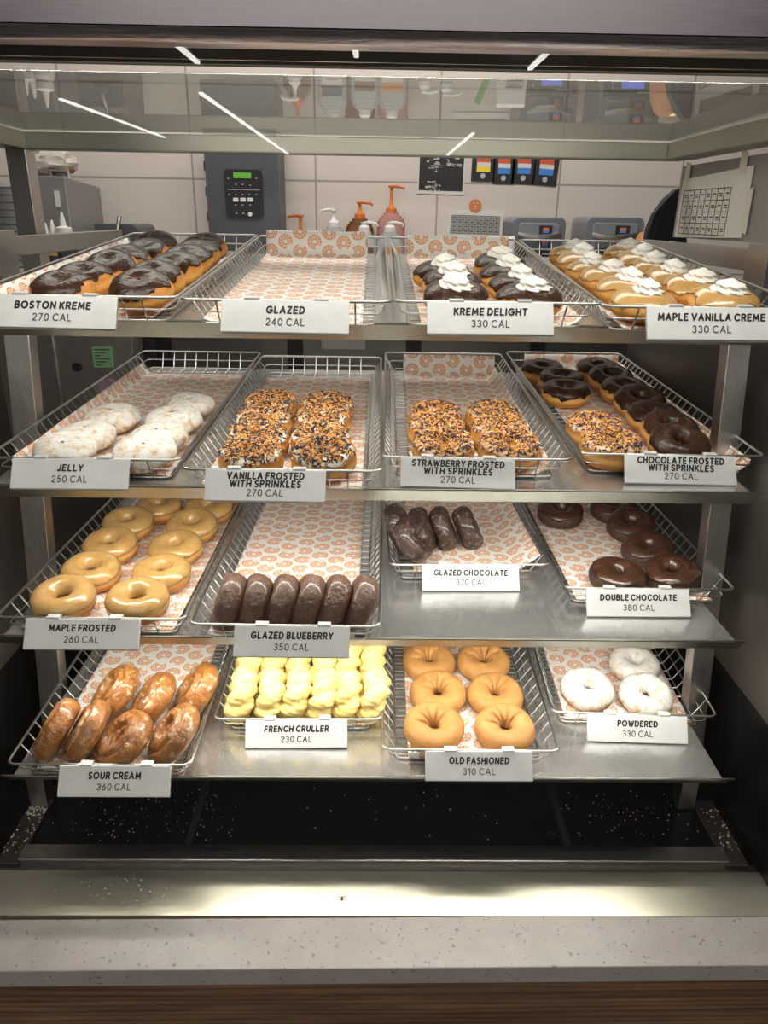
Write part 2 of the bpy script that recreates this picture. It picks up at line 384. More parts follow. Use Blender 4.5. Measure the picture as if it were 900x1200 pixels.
# ------------------------------------------------------------------ counter and case
ZB = .565
def quartz_mat():
    m, t, b = newmat('quartz')
    v = coords(t, False); f = nz(t, v, 14, 6, .7); g = nz(t, v, 160, 2)
    c = ramp(t, f, [(.3, (.325, .290, .272)), (.7, (.385, .347, .325))])
    k = ramp(t, g, [(.28, (.16, .14, .13)), (.36, (1, 1, 1)), (.7, (1, 1, 1)), (.78, (1.25, 1.25, 1.25))])
    mx = t.nodes.new('ShaderNodeMix'); mx.data_type = 'RGBA'; mx.blend_type = 'MULTIPLY'; mx.inputs[0].default_value = .6
    t.links.new(c, mx.inputs[6]); t.links.new(k, mx.inputs[7]); t.links.new(mx.outputs[2], b.inputs['Base Color']); b.inputs['Roughness'].default_value = .4
    return m
def wood_mat():
    m, t, b = newmat('walnut')
    v = coords(t, False, (.8, 8, 9)); f = nz(t, v, 5, 8, .65)
    w = t.nodes.new('ShaderNodeTexWave'); w.bands_direction = 'Z'; w.inputs['Scale'].default_value = 2.2; w.inputs['Distortion'].default_value = 9; w.inputs['Detail'].default_value = 3
    t.links.new(coords(t, False, (.5, 6, 14)), w.inputs['Vector'])
    c = ramp(t, f, [(.3, (.10, .055, .030)), (.55, (.20, .115, .064)), (.75, (.29, .175, .10))])
    k = ramp(t, w.outputs['Fac'], [(.0, (.5, .5, .5)), (.5, (1, 1, 1))])
    mx = t.nodes.new('ShaderNodeMix'); mx.data_type = 'RGBA'; mx.blend_type = 'MULTIPLY'; mx.inputs[0].default_value = .8
    t.links.new(c, mx.inputs[6]); t.links.new(k, mx.inputs[7]); t.links.new(mx.outputs[2], b.inputs['Base Color']); b.inputs['Roughness'].default_value = .45
    return m
ct = tag(MB().box((-1.6, .708, ZB - .03), (1.6, .787, ZB)).build('countertop', quartz_mat(), bevel=.0015), 'pale grey speckled stone countertop along the foot of the glass case', 'countertop')
ct.rotation_euler = (0, 0, R(.55))
cb = tag(MB().box((-1.6, .722, 0), (1.6, .775, ZB - .031)).build('counter_front', wood_mat()), 'dark walnut counter front below the grey stone top', 'counter')
cb.rotation_euler = (0, 0, R(.55))

case = thing('display_case', 'stainless steel and glass bakery case holding four shelves of donuts', 'display case', (0, .78, 0))
def cpart(name, mb, m, **k): return mb.build(name, m, case, world=True, **k)
lg = MB().box((-.95, .789, ZB - .03), (.95, .868, ZB)); cpart('front_ledge', lg, ST_LEDGE)
cpart('ledge_groove', MB().box((-.95, .868, ZB - .06), (.95, .888, ZB - .008)), ST_DARK)
cpart('base_bar', MB().box((-.545, .886, ZB - .05), (.565, .918, ZB + .002)), ST_X, bevel=.002)
cpart('base_floor', MB().box((-.95, .918, ZB - .05), (.95, 1.85, ZB - .004)), BLACK_GLOSS)
for x0, sk in ((-.29, .004), (.319, -.004)):
    b = MB(); b.add([(x0 - .006, .92, ZB - .003), (x0 + .005, .92, ZB - .003), (x0 + .009, 1.8, ZB - .003), (x0 - .002, 1.8, ZB - .003), (x0 - .006, .92, ZB - .0045), (x0 + .005, .92, ZB - .0045), (x0 + .009, 1.8, ZB - .0045), (x0 - .002, 1.8, ZB - .0045)],
          [(0,1,2,3),(7,6,5,4),(0,4,5,1),(1,5,6,2),(2,6,7,3),(3,7,4,0)])
    cpart('floor_strip', b, plain('dark_strip', (.03, .03, .03), .3))
for s in (-1, 1):
    x0, x1 = (-.575, -.54) if s < 0 else (.556, .592)
    cpart('base_rail', MB().box((x0, .88, ZB - .02), (x1, 1.02, ZB + .001)), ST_DARK, bevel=.001)
    if s > 0: x0, x1 = .522, .556
    cpart('foot_post', MB().box((x0 + .003, 1.0, ZB), (x1 - .003, 1.03, .652)), ST_Z, bevel=.001)
# leaning posts that carry the shelves
for s in (-1, 1):
    b = MB()
    xa, xb = (-.585, -.546) if s < 0 else (.543, .578)
    def py(z): return 1.095 + (z - .71)*.155 + (.02 if s < 0 else -.03)
    ya, yb = py(.62), py(1.62)
    prof = [(ya, .60), (ya + .03, .60), (yb + .03, 1.36), (yb, 1.36)]
    yb = py(1.36); prof = [(ya, .60), (ya + .03, .60), (yb + .03, 1.36), (yb, 1.36)]
    b.prism(prof, xa, xb); cpart('shelf_post', b, ST_Z, bevel=.001)
    # rear uprights
    xr = -.615 if s < 0 else .628
    cpart('rear_post', MB().box((xr, 1.80, ZB - .004), (xr + .042, 1.83, 1.35)), ST_Z, bevel=.001)
    # side panel below the top shelf, black slab at its foot painting in a dark reflection, framed opening beside the top shelf
    xi = -.615 if s < 0 else .602
    xo = xi - .02 if s < 0 else xi + .02
    xl, xh = min(xi, xo), max(xi, xo)
    yend = 1.24 if s < 0 else 1.80
    cpart('side_panel', MB().box((xl, .80, .79), (xh, yend, 1.33)), ST_DARK)
    cpart('side_reflection_slab', MB().box((xl, .80, ZB - .004), (xh, 1.85, .79)), BLACK_GLOSS)
    if s < 0:
        cpart('side_panel', MB().box((xl, 1.24, .79), (xh, 1.85, 1.0)), ST_DARK)
    y0, y1 = (1.30, 1.95) if s < 0 else (1.21, 1.80)
    fr = MB()
    fr.box((xl, y0, 1.33), (xh, y0 + .07, 1.468)); fr.box((xl, y0 + .07, 1.425), (xh, y1, 1.458)); fr.box((xl, y1 - .12, 1.33), (xh, y1, 1.425)); fr.box((xl, y0 + .07, 1.33), (xh, y1 - .12, 1.345))
    cpart('side_frame', fr, ST_X, bevel=.001)
# upper frame: header at the front, beam at the back, side beams
ZT = 1.6385
hd = MB().prism([(.778, 1.654), (.778, 1.83), (.80, 1.83), (.80, 1.654)], -1.0, 1.0)
cpart('header_lip', MB().prism([(.78, 1.6405), (.773, 1.642), (.769, 1.6465), (.773, 1.6515), (.780, 1.6535), (.80, 1.6535), (.80, 1.6405)], -1.0, 1.0), steel('lip_steel', (.42, .38, .39), .3, (2, 60, 60), .25), smooth=True)
cpart('header', hd, ST_HEAD, smooth=True)
cpart('header_soffit', MB().prism([(.802, 1.645), (.802, 1.70), (.965, 1.70), (.965, 1.653), (.958, 1.6508)], -1.0, 1.0), plain('dark_soffit', (.022, .020, .016), .9, spec=.05))
cpart('soffit_edge', MB().tube([(-1, .905, 1.6495), (1, .905, 1.6495)], .0010, 8), ST_X)
BX0, BX1 = -.668, .563
cpart('rear_beam', MB().box((BX0 - .04, 1.60, ZT - .030), (BX1 + .04, 1.645, ZT + .001)), ST_BEAM, bevel=.002)
cpart('side_beam', MB().prism([(.94, ZT - .03), (1.60, ZT - .03), (1.60, ZT + .001), (.94, ZT + .005)], BX1, BX1 + .05), ST_BEAM, bevel=.002)
cpart('side_beam', MB().prism([(.94, ZT - .03), (1.60, ZT - .03), (1.60, ZT + .001), (.94, ZT + .005)], BX0 - .05, BX0), ST_BEAM, bevel=.002)
cpart('upper_post', MB().box((BX0 - .042, 1.595, 1.30), (BX0 - .004, 1.64, ZT - .03)), ST_Z, bevel=.001)
cpart('upper_side_panel', MB().box((.604, 1.12, 1.468), (.622, 1.62, ZT - .04)), noisy('grey_laminate', [(.3, (.20, .185, .175)), (.7, (.24, .222, .21))], 8, .5, rand=False))
cpart('front_glass', MB().box((-.95, .7875, ZB), (.95, .7885, 1.665)), GLASS_FRONT)
cpart('top_glass', MB().prism([(.966, ZT + .0065), (1.60, ZT + .0015), (1.60, ZT + .0025), (.966, ZT + .0075)], BX0 - .05, BX1 + .05), GLASS_TOP)

# ------------------------------------------------------------------ shelves with lips and LED strips
SH = {1: (1.043, 'top'), 2: (.998, 'second'), 3: (.957, 'third'), 4: (.910, 'bottom')}
for r, (yf, nm) in SH.items():
    tl = math.tan(R(ROWS[r][1])); z0 = row_z(r, yf) - .0022
    yb = 1.74
    s = thing('shelf', f'polished steel {nm} shelf of the case carrying four wire baskets', 'shelf', (0, yf, z0), 0, 'steel shelves of the case')
    def P(y): return z0 + tl*(y - yf)
    MB().prism([(0, 0), (0, -.0025), (yb - yf, P(yb) - z0 - .0025), (yb - yf, P(yb) - z0)], -.537, .537).build('plate', ST_SHELF, s)
    MB().prism([(-.0015, .001), (.001, .001), (.024, -.0255), (.0215, -.0265)], -.556, .556).build('lip', ST_BEAM, s, bevel=.0006)
    if r < 4:
        y, z, p = LED[r - 1]
        MB().box((-.5, .036, -.022), (.5, .048, -.010)).build('led_strip', LEDM, s)
        area('shelf_led', (0, yf + .042, z0 - .024), (R(8), 0, 0), 1.0, .012, p, (1, .96, .88))
area('header_led', (0, .93, 1.645), (R(38), 0, 0), 1.1, .02, 3.4, (1, .95, .88))

# ------------------------------------------------------------------ wire baskets
def rim_loop(w, l, z, rad, n=5):
    pts = []
    for cx, cy, a0 in ((w/2 - rad, l - rad, 0), (-w/2 + rad, l - rad, 90), (-w/2 + rad, rad, 180), (w/2 - rad, rad, 270)):
        for k in range(n + 1): t = R(a0 + 90*k/n); pts.append((cx + rad*math.cos(t), cy + rad*math.sin(t), z))
    return pts
def basket_meshes():
    IN = .020
    a = MB().tube(rim_loop(TW, TL, RIM, .012), .0021, 8, True)
    b = MB().tube([(x, y + IN, z) for x, y, z in rim_loop(TW - 2*IN, TL - 2*IN, .0018, .010)], .0015, 6, True)
    n = 27
    for i in range(1, n):
        y = IN + (TL - 2*IN)*i/n; w = TW/2
        b.tube([(-w, y, RIM), (-w + IN, y, .002), (w - IN, y, .002), (w, y, RIM)], .00125, 6)
    for i in range(1, 9):
        x = (TW - 2*IN)*(i/9 - .5); b.tube([(x, 0, RIM), (x, IN, .0008), (x, TL - IN, .0008), (x, TL, RIM)], .00125, 6)
    b.tube([(x*1.0, y + .010, z) for x, y, z in rim_loop(TW - .02, TL - .02, .018, .011)], .0011, 6, True)
    return a.mesh('rim', WIRE, 'all'), b.mesh('wire_grid', WIRE, 'all')
RIM_ME, GRID_ME = basket_meshes()
WHAT = {11:'chocolate topped filled donuts at left end',12:'nothing but printed paper on the top shelf',13:'cream dolloped chocolate donuts on the top shelf',14:'maple donuts topped with cream at right end',
 21:'powdered jelly donuts',22:'white iced sprinkle donuts on the second shelf',23:'six strawberry iced sprinkle donuts',24:'chocolate iced rings and two sprinkle donuts',
 31:'maple iced rings',32:'six glazed blueberry donuts',33:'five glazed chocolate donuts, pushed back on the shelf',34:'chocolate iced chocolate rings',
 41:'glazed sour cream donuts',42:'pale yellow crullers',43:'plain old fashioned cake donuts',44:'three powdered rings'}
for t in TRAYS:
    e = thing('wire_basket', 'shallow chrome wire basket holding ' + WHAT[t], 'basket', (0, 0, 0), 0, 'wire baskets on the shelves')
    e.matrix_basis = tray_matrix(t)
    link('rim', RIM_ME, e); link('wire_grid', GRID_ME, e)

# ------------------------------------------------------------------ paper liners
def liner(t, u0, u1, v0, v1, back=0, left=0, right=0, front=0, skew=0, wob=.0015, rad=.02, ang=70, seed=0, label=''):
    """sheet: floor spans u0..u1, v0..v1; the named edges curl up by that much paper length"""
    step = .009
    us = []; vs_ = []
    nu = max(8, int((u1 - u0 + left + right)/step)); nv = max(12, int((v1 - v0 + back + front)/step))
    def curl(s, a):
        # arc length s past the bend -> (advance, rise)
        th = min(s/rad, a); x = rad*math.sin(th); z = rad*(1 - math.cos(th)); rest = s - rad*a
        if rest > 0: x += rest*math.cos(a); z += rest*math.sin(a)
        return x, z
    def fn(i, j):
        su = -left + (u1 - u0 + left + right)*i/(nu - 1); sv = -front + (v1 - v0 + back + front)*j/(nv - 1)
        z = .0032; u = su; v = sv; W = u1 - u0; L = v1 - v0
        if su < 0: x, zz = curl(-su, R(ang)); u = -x; z += zz
        if su > W: x, zz = curl(su - W, R(ang)); u = W + x; z += zz
        if sv < 0: x, zz = curl(-sv, R(ang)); v = -x; z += zz
        if sv > L: x, zz = curl(sv - L, R(ang + 8)); v = L + x; z = max(z, .0032 + zz)
        z += wob*(.6 + noise.noise((su*14 + seed, sv*9, seed*1.7)))*(1.0 if z > .004 else .8)
        return (u0 + u + skew*(v), v0 + v, z)
    mb = MB().grid(nu, nv, fn)
    me = mb.mesh('paper_liner', PAPER, 'all')
    uvl = me.uv_layers.new(name='UVMap')
    for li, l in enumerate(me.loops):
        i, j = divmod(l.vertex_index, nv)
        uvl.data[li].uv = ((u1 - u0 + left + right)*i/(nu - 1) + seed*.37, (v1 - v0 + back + front)*j/(nv - 1) + seed*.21)
    o = link('paper_liner', me); o.matrix_basis = tray_matrix(t)
    so = o.modifiers.new('thick', 'SOLIDIFY'); so.thickness = .0003
    return tag(o, 'white paper liner printed with orange donuts, under ' + label, 'paper liner', 'paper liners in the baskets')
liner(11, -.080, .095, .025, .62, left=.05, ang=62, seed=1, label='the filled chocolate donuts')
liner(12, -.100, .098, .022, .640, back=.062, left=.012, seed=2, label='no donuts, lying bare on the top shelf')
liner(13, -.098, .098, .022, .650, back=.055, right=.02, seed=3, label='the chocolate donuts with cream on top')
liner(14, -.10, .10, .022, .60, seed=4, label='the cream topped maple donuts')
liner(21, -.090, .112, .022, .655, left=.034, front=.0, seed=5, label='the powdered jelly donuts')
liner(22, -.108, .108, .022, .662, seed=6, left=.008, label='the white iced sprinkle donuts')
liner(23, -.094, .086, .022, .625, back=.058, right=.034, seed=7, label='the strawberry sprinkle donuts')
liner(24, -.095, .105, .022, .690, back=.045, right=.03, seed=8, label='the chocolate iced rings')
liner(31, -.100, .110, .022, .68, seed=9, left=.01, label='the maple iced rings')
liner(32, -.104, .098, .022, .68, left=.012, seed=10, label='the six blueberry donuts')
liner(33, -.09, .085, .04, .45, right=.052, ang=38, seed=11, wob=.003, label='the five glazed chocolate donuts')
liner(34, -.108, .112, .022, .68, seed=12, label='the chocolate iced chocolate rings')
liner(41, -.095, .098, .024, .55, seed=13, left=.01, label='the glazed sour cream donuts')
liner(42, -.085, .108, .022, .40, seed=14, label='the yellow crullers')
liner(43, -.094, .094, .024, .55, front=.036, ang=75, seed=15, label='the plain old fashioned donuts')
liner(44, -.105, .105, .024, .45, seed=16, label='the three powdered rings')

# ------------------------------------------------------------------ donut meshes
def N3(x, y, z, s): return noise.noise((x*1.0 + s*5.17, y + s*2.3, z - s*3.1))
def ring_pt(th, ph, Rm, a, b, seed, lump=.05, off=0.0, crease=0, flat=.75):
    c, s = math.cos(ph), math.sin(ph)
    e = .88
    cc = math.copysign(abs(c)**e, c); ss = math.copysign(abs(s)**e, s)
    k = 1 + lump*N3(math.cos(th)*1.6, math.sin(th)*1.6, ph*.6, seed)
    kr = 1 + .5*lump*N3(math.cos(th)*.9, math.sin(th)*.9, 4, seed)
    aa, bb = (a + off)*k, (b + off)*k
    if crease and c < .3:
        w = (max(0, .3 - c)/1.3)*max(0, s + .45)
        q = 0
        for kk in range(5):
            t0 = R(22 + 34*kk + 9*N3(kk*3.3, 1, 2, seed)) ; d = (th - t0 + PI) % (2*PI) - PI
            q = max(q, math.exp(-(d/.085)**2))
        aa *= 1 - crease*.5*w*q; bb *= 1 - crease*w*q
    rho = Rm*kr + aa*cc
    z = b*flat + (bb*ss if s > 0 else bb*flat*ss)
    return (rho*math.cos(th), rho*math.sin(th), z)
def ring_mb(Rm, a, b, seed, nu=56, nv=24, **k):
    return MB().grid(nu, nv, lambda i, j: ring_pt(2*PI*i/nu, 2*PI*j/nv, Rm, a, b, seed, **k), True, True)
def ring_cap(Rm, a, b, seed, lo=14, inner=175, wav=14, off=.0014, nu=72, nv=18, **k):
    # icing: a solid skin over the top of the ring
    def fn(i, j):
        th = 2*PI*i/nu
        f0 = R(lo + wav*N3(math.cos(th)*2.4, math.sin(th)*2.4, 7, seed + 3) + wav*.5*N3(math.cos(th)*6, math.sin(th)*6, 1, seed)); f1 = R(inner + 10*N3(math.cos(th)*2, math.sin(th)*2, 3, seed))
        if j == 0: return ring_pt(th, f0 + .03, Rm, a, b, seed, off=-.0012, **k)
        if j == nv - 1: return ring_pt(th, f1 - .03, Rm, a, b, seed, off=-.0012, **k)
        q = (j - 1)/(nv - 3)
        o = off*(1.15 if 0 < q < .12 else 1.0)
        return ring_pt(th, f0 + (f1 - f0)*q, Rm, a, b, seed, off=o, **k)
    return MB().grid(nu, nv, fn, True, False)
def shell_pt(th, la, r, h, seed, off=0, lump=.06, flat=.8, ex=.75):
    c, s = math.cos(la), math.sin(la)
    k = 1 + lump*N3(math.cos(th)*1.3*c, math.sin(th)*1.3*c, s*1.2, seed)
    rho = (r + off)*k*(abs(c)**ex); z = h*.5*flat + (h*.5 + off)*k*(s if s > 0 else s*flat)
    z -= .12*h*math.exp(-(rho/(.35*r))**2) if s > 0 else 0
    return (rho*math.cos(th)*1.0, rho*math.sin(th)*.96, z)
def shell_mb(r, h, seed, nu=48, nv=24, **k):
    return MB().grid(nu, nv, lambda i, j: shell_pt(2*PI*i/nu, -PI/2 + .02 + (PI - .04)*j/(nv - 1), r, h, seed, **k), True, False)
def shell_cap(r, h, seed, lo=20, wav=20, off=.0018, nu=64, nv=14, **k):
    def fn(i, j):
        th = 2*PI*i/nu
        l0 = R(lo + wav*N3(math.cos(th)*2.2, math.sin(th)*2.2, 5, seed) + .5*wav*N3(math.cos(th)*6, math.sin(th)*6, 2, seed))
        if j == 0: return shell_pt(th, l0 + .04, r, h, seed, off=-.0012, **k)
        q = (j - 1)/(nv - 2)
        return shell_pt(th, l0 + (PI/2 - .01 - l0)*q, r, h, seed, off=off, **k)
    return MB().grid(nu, nv, fn, True, False)
def cruller_mb(seed, Rm=.0265, a=.0195, b=.0195, nu=120, nv=28):
    def fn(i, j):
        th, ph = 2*PI*i/nu, 2*PI*j/nv
        lobe = abs(math.cos((th*8 + ph*2)/2 + 1.1*N3(math.cos(th), math.sin(th), 2, seed)))
        fine = abs(math.cos((th*27 + ph*1.5)/2))
        k = .78 + .30*lobe + .09*fine + .13*N3(math.cos(th)*3, math.sin(th)*3, ph*1.2, seed)
        rho = Rm*(1 + .03*lobe) + a*k*math.cos(ph)
        return (rho*math.cos(th), rho*math.sin(th), b + b*k*math.sin(ph))
    return MB().grid(nu, nv, fn, True, True)
def oldfash_mb(seed, Rm=.0295, a=.0205, b=.0215):
    # cracked sour cream ring: a groove splits the upper face
    nu, nv = 96, 36
    def fn(i, j):
        th, ph = 2*PI*i/nu, 2*PI*j/nv
        x, y, z = ring_pt(th, ph, Rm, a, b, seed, lump=.09)
        k = .0
        for c0, w, d in ((R(62), .15, .36), (R(128), .20, .42)):
            dd = (ph - c0 - .16*N3(math.cos(th)*2.5, math.sin(th)*2.5, c0, seed)); k += d*math.exp(-(dd/w)**2)
        k += .05*N3(math.cos(th)*5, math.sin(th)*5, ph*2, seed)
        rc = Rm; cx, cy = rc*math.cos(th), rc*math.sin(th)
        return (x + (cx - x)*k, y + (cy - y)*k, z + (b*.75 - z)*k)
    return MB().grid(nu, nv, fn, True, True)
def dollop_mb(seed, r=.0188, h=.0165):
    nu, nv = 60, 16
    def fn(i, j):
        q = j/(nv - 1); th = 2*PI*i/nu
        tw = q*2.6
        lobes = 1 + .11*(1 - q*.6)*math.cos(7*(th + tw)) + .1*N3(math.cos(th), math.sin(th), q*2, seed)
        prof = (1 - q**2.4)*(1 + .14*math.sin(q*PI*4 + .6)) + .02
        rr = r*prof*lobes
        return (1.12*rr*math.cos(th) + .003*q*math.sin(seed*2.1), rr*.9*math.sin(th), -.002 + h*q*1.05)
    return MB().grid(nu, nv, fn, True, False)
def sprinkles_mb(pt, seed, n=330):
    rnd = random.Random(seed); mb = MB()
    for _ in range(n):
        th = rnd.uniform(0, 2*PI); ph = R(rnd.triangular(30, 168, 85))
        p = Vector(pt(th, ph)); e = .02
        tu = (Vector(pt(th + e, ph)) - p).normalized(); tv = (Vector(pt(th, ph + e)) - p).normalized(); n_ = tu.cross(tv).normalized()
        al = rnd.uniform(0, PI); d = (tu*math.cos(al) + tv*math.sin(al) + n_*rnd.uniform(-.3, .3)).normalized()
        p = p + n_*rnd.uniform(.0003, .0016); L = .0029; rr = .00105
        s1 = d.cross(n_).normalized()*rr; s2 = d.cross(s1).normalized()*rr
        m = 0 if rnd.random() < .43 else (1 if rnd.random() < .88 else 2)
        a, b = p - d*L, p + d*L
        mb.add([a + s1, a + s2, a - s1, a - s2, b + s1, b + s2, b - s1, b - s2], [(3,2,1,0),(4,5,6,7),(0,1,5,4),(1,2,6,5),(2,3,7,6),(3,0,4,7)], m)
    return mb

KINDS = {}
def kind(key, name, builder, nvar=3): KINDS[key] = (name, [builder(s) for s in range(1, nvar + 1)])
RP = dict(Rm=.0288, a=.0178, b=.0210)
def iced(mat, **ck):
    def f(s):
        return [('body', ring_mb(seed=s, lump=.06, **RP).mesh('dough', YEAST, 'all'), {}), ('icing', ring_cap(seed=s, lump=.06, **{**RP, **ck}).mesh('icing', mat, 'all'), {})]
    return f
def sprinkled(mat):
    def f(s):
        l = iced(mat, lo=38, wav=18)(s)
        pt = lambda th, ph: ring_pt(th, ph, RP['Rm'], RP['a'], RP['b'], s, lump=.06, off=.0014)
        l.append(('sprinkles', sprinkles_mb(pt, s, 760).mesh('sprinkles', [SP_OR, SP_DK, SP_WH], False), {'kind': 'stuff'}))
        return l
    return f
kind('maple', 'maple_iced_donut', iced(MAPLE, lo=16, wav=10))
kind('choc', 'chocolate_iced_donut', iced(CHOC, lo=22, wav=22))
kind('vanilla', 'vanilla_sprinkle_donut', sprinkled(VANILLA))
kind('straw', 'strawberry_sprinkle_donut', sprinkled(PINK_ICING))
def filled(mat, cream, lo=20, r0=.046):
    def f(s):
        l = [('body', shell_mb(r0, .044, s).mesh('dough', YEAST_SHELL, 'all'), {}), ('icing', shell_cap(r0, .044, s, lo=lo).mesh('icing', mat, 'all'), {})]
        if cream: l.append(('cream_dollop', dollop_mb(s).mesh('cream_dollop', CREAM, 'all'), {'loc': (.002, -.004, .0405)}))
        return l
    return f
kind('boston', 'filled_chocolate_donut', filled(CHOC, False, 34, .0445))
kind('delight', 'cream_topped_chocolate_donut', filled(CHOC, True))
kind('creme', 'cream_topped_maple_donut', filled(MAPLE, True))
def jelly(s):
    l = [('body', shell_mb(.047, .042, s + 5, lump=.12).mesh('dough', POWDER, 'all'), {})]
    if s == 1: l.append(('jam_spot', MB().lathe([(.001, 0), (.007, .001), (.008, .003), (.004, .005), (.0005, .0055)], n=14).mesh('jam_spot', JAM, 'all'), {'loc': (.041, -.012, .016), 'rot': (0, R(72), R(-16))}))
    return l
kind('jelly', 'powdered_jelly_donut', jelly)
kind('blueberry', 'glazed_blueberry_donut', lambda s: [('body', ring_mb(Rm=.0265, a=.0172, b=.0195, seed=s, lump=.10, flat=.95).mesh('dough', BLUEB, 'all'), {})])
kind('gchoc', 'glazed_chocolate_donut', lambda s: [('body', ring_mb(Rm=.0255, a=.0175, b=.019, seed=s + 9, lump=.14, flat=.95).mesh('dough', GCHOC, 'all'), {})])
kind('double', 'double_chocolate_donut', lambda s: [('body', ring_mb(Rm=.0275, a=.0185, b=.0185, seed=s, lump=.08).mesh('dough', CHOC_CAKE, 'all'), {}), ('icing', ring_cap(Rm=.0275, a=.0185, b=.0185, seed=s, lump=.08, lo=32, wav=18).mesh('icing', CHOC_MILK, 'all'), {})])
kind('sour', 'glazed_sour_cream_donut', lambda s: [('body', oldfash_mb(s).mesh('dough', SOUR, 'all'), {})], 4)
kind('cruller', 'french_cruller', lambda s: [('body', cruller_mb(s).mesh('dough', CRULL, 'all'), {})])
kind('plain', 'old_fashioned_donut', lambda s: [('body', ring_mb(Rm=.0285, a=.0200, b=.0185, seed=s, lump=.05, crease=.5, nu=120, nv=36).mesh('dough', CAKE, 'all'), {})])
kind('powder', 'powdered_ring_donut', lambda s: [('body', ring_mb(Rm=.0262, a=.0195, b=.0180, seed=s + 4, lump=.09).mesh('dough', POWDER2, 'all'), {})])
ORD = {0: 'front one', 1: 'second from the front', 2: 'third from the front', 3: 'fourth from the front', 4: 'fifth from the front', 5: 'sixth from the front', 6: 'seventh from the front'}
cnt = [0]
def donut(key, t, u, v, label, rx=0, ry=0, rz=None, h=None, var=None, group=None):
    """u,v: place of its centre on the basket floor; rx/ry tip it towards the viewer / sideways"""
    name, vs = KINDS[key]; cnt[0] += 1
    parts = vs[(cnt[0] if var is None else var) % len(vs)]
    if rz is None: rz = random.uniform(-35, 35) if key == 'plain' else random.uniform(0, 360)
    hz = {'cruller': .0195, 'blueberry': .0185, 'gchoc': .018, 'sour': .019}.get(key, .0165)
    rad = {'sour': .049, 'cruller': .045, 'blueberry': .0435, 'gchoc': .0425}.get(key, .045)
    q = Matrix.Translation((0, 0, hz)) 
    tilt = math.acos(max(-1, min(1, math.cos(R(rx))*math.cos(R(ry)))))
    base = hz*math.cos(tilt) + (rad - hz*.8)*math.sin(tilt) if h is None else h
    M = tray_matrix(t) @ Matrix.Translation((u, v, .0038 + base)) @ Matrix.Rotation(R(rz if abs(ry) > 30 else 0), 4, 'Z') @ Matrix.Rotation(R(ry), 4, 'Y') @ Matrix.Rotation(R(rx), 4, 'X') @ Matrix.Rotation(R(rz if abs(ry) <= 30 else random.uniform(0, 360)), 4, 'Z') @ q.inverted()
    root = None
    for pn, me, kw in parts:
        if root is None:
            root = link(name, me); root.matrix_basis = M; tag(root, label, 'donut', group)
        else:
            o = link(pn, me, root)
            if 'kind' in kw: o['kind'] = kw['kind']
            if 'loc' in kw: o.location = kw['loc']
            if 'rot' in kw: o.rotation_euler = kw['rot']
    return root
def column(key, t, pts, side, desc, group, rx=6, jit=4, ry=0):
    n = len(pts)
    for i, (u, v) in enumerate(pts):
        pos = 'rearmost' if i == n - 1 and n > 1 else ORD[i]
        donut(key, t, u, v, f'{desc}, {pos} in {side} row', rx + random.uniform(-jit, jit), ry + random.uniform(-jit, jit)*.6, group=group)
G = 'filled donuts topped with chocolate'
column('boston', 11, [(-.033,.06),(-.035,.150),(-.026,.245),(-.032,.345),(-.026,.44),(-.030,.53)], 'left', 'dark chocolate topped donut', G, 17)
column('boston', 11, [(.074,.06),(.068,.150),(.074,.245),(.072,.338),(.068,.425),(.066,.515)], 'right', 'dark chocolate topped donut', G, 17)
G = 'chocolate donuts with a cream dollop'
column('delight', 13, [(-.05,.062),(-.045,.165),(-.055,.27)], 'left', 'chocolate filled donut with one cream dollop', G, 7)
column('delight', 13, [(.050,.06),(.052,.165),(.052,.265),(.053,.362)], 'right', 'chocolate filled donut with one cream dollop', G, 7)
G = 'maple donuts with a cream dollop'
column('creme', 14, [(-.066,.06),(-.060,.158),(-.064,.256),(-.066,.352),(-.062,.448),(-.058,.545)], 'left', 'maple filled donut with cream dollop', G, 7)
column('creme', 14, [(.046,.072),(.040,.168),(.042,.264),(.042,.360),(.044,.456),(.048,.552)], 'right', 'maple filled donut with cream dollop', G, 7)
G = 'powdered jelly donuts'
column('jelly', 21, [(-.048,.056),(-.046,.138),(-.038,.230)], 'left', 'white powdered jelly donut', G, 7)
column('jelly', 21, [(.070,.054),(.067,.132),(.068,.220),(.072,.312)], 'right', 'white powdered jelly donut', G, 7)
G = 'white iced sprinkle donuts'
column('vanilla', 22, [(-.052,.065),(-.054,.148),(-.058,.243),(-.060,.338)], 'left', 'white iced donut covered in dark and orange sprinkles', G, 10)
column('vanilla', 22, [(.052,.066),(.042,.150),(.038,.250),(.040,.340)], 'right', 'white iced donut covered in dark and orange sprinkles', G, 10)
G = 'strawberry sprinkle donuts'
column('straw', 23, [(-.044,.060),(-.050,.140),(-.048,.222)], 'left', 'strawberry iced donut under orange and dark sprinkles', G, 9)
column('straw', 23, [(.054,.060),(.051,.142),(.050,.224)], 'right', 'strawberry iced donut under orange and dark sprinkles', G, 9)
G = 'chocolate iced rings on the second shelf'
for i, (u, v) in enumerate([(-.070,.392),(-.058,.490),(-.078,.578)]):
    donut('choc', 24, u, v, 'chocolate iced ring, ' + ['nearest', 'middle', 'rearmost'][i] + ' of the three alone at the back left', 6, 0, group=G)
column('choc', 24, [(.030,.058),(.042,.135),(.046,.222),(.050,.315),(.050,.408),(.048,.498),(.046,.592)], 'right', 'dark chocolate iced ring at right end', G, 12)
donut('straw', 24, -.078, .048, 'sprinkle donut at front corner of the chocolate ring basket', 10, 0, group='two sprinkle donuts among the chocolate rings')
donut('straw', 24, -.078, .142, 'sprinkle donut just behind another in the chocolate ring basket', 8, 0, group='two sprinkle donuts among the chocolate rings')
G = 'maple iced rings'
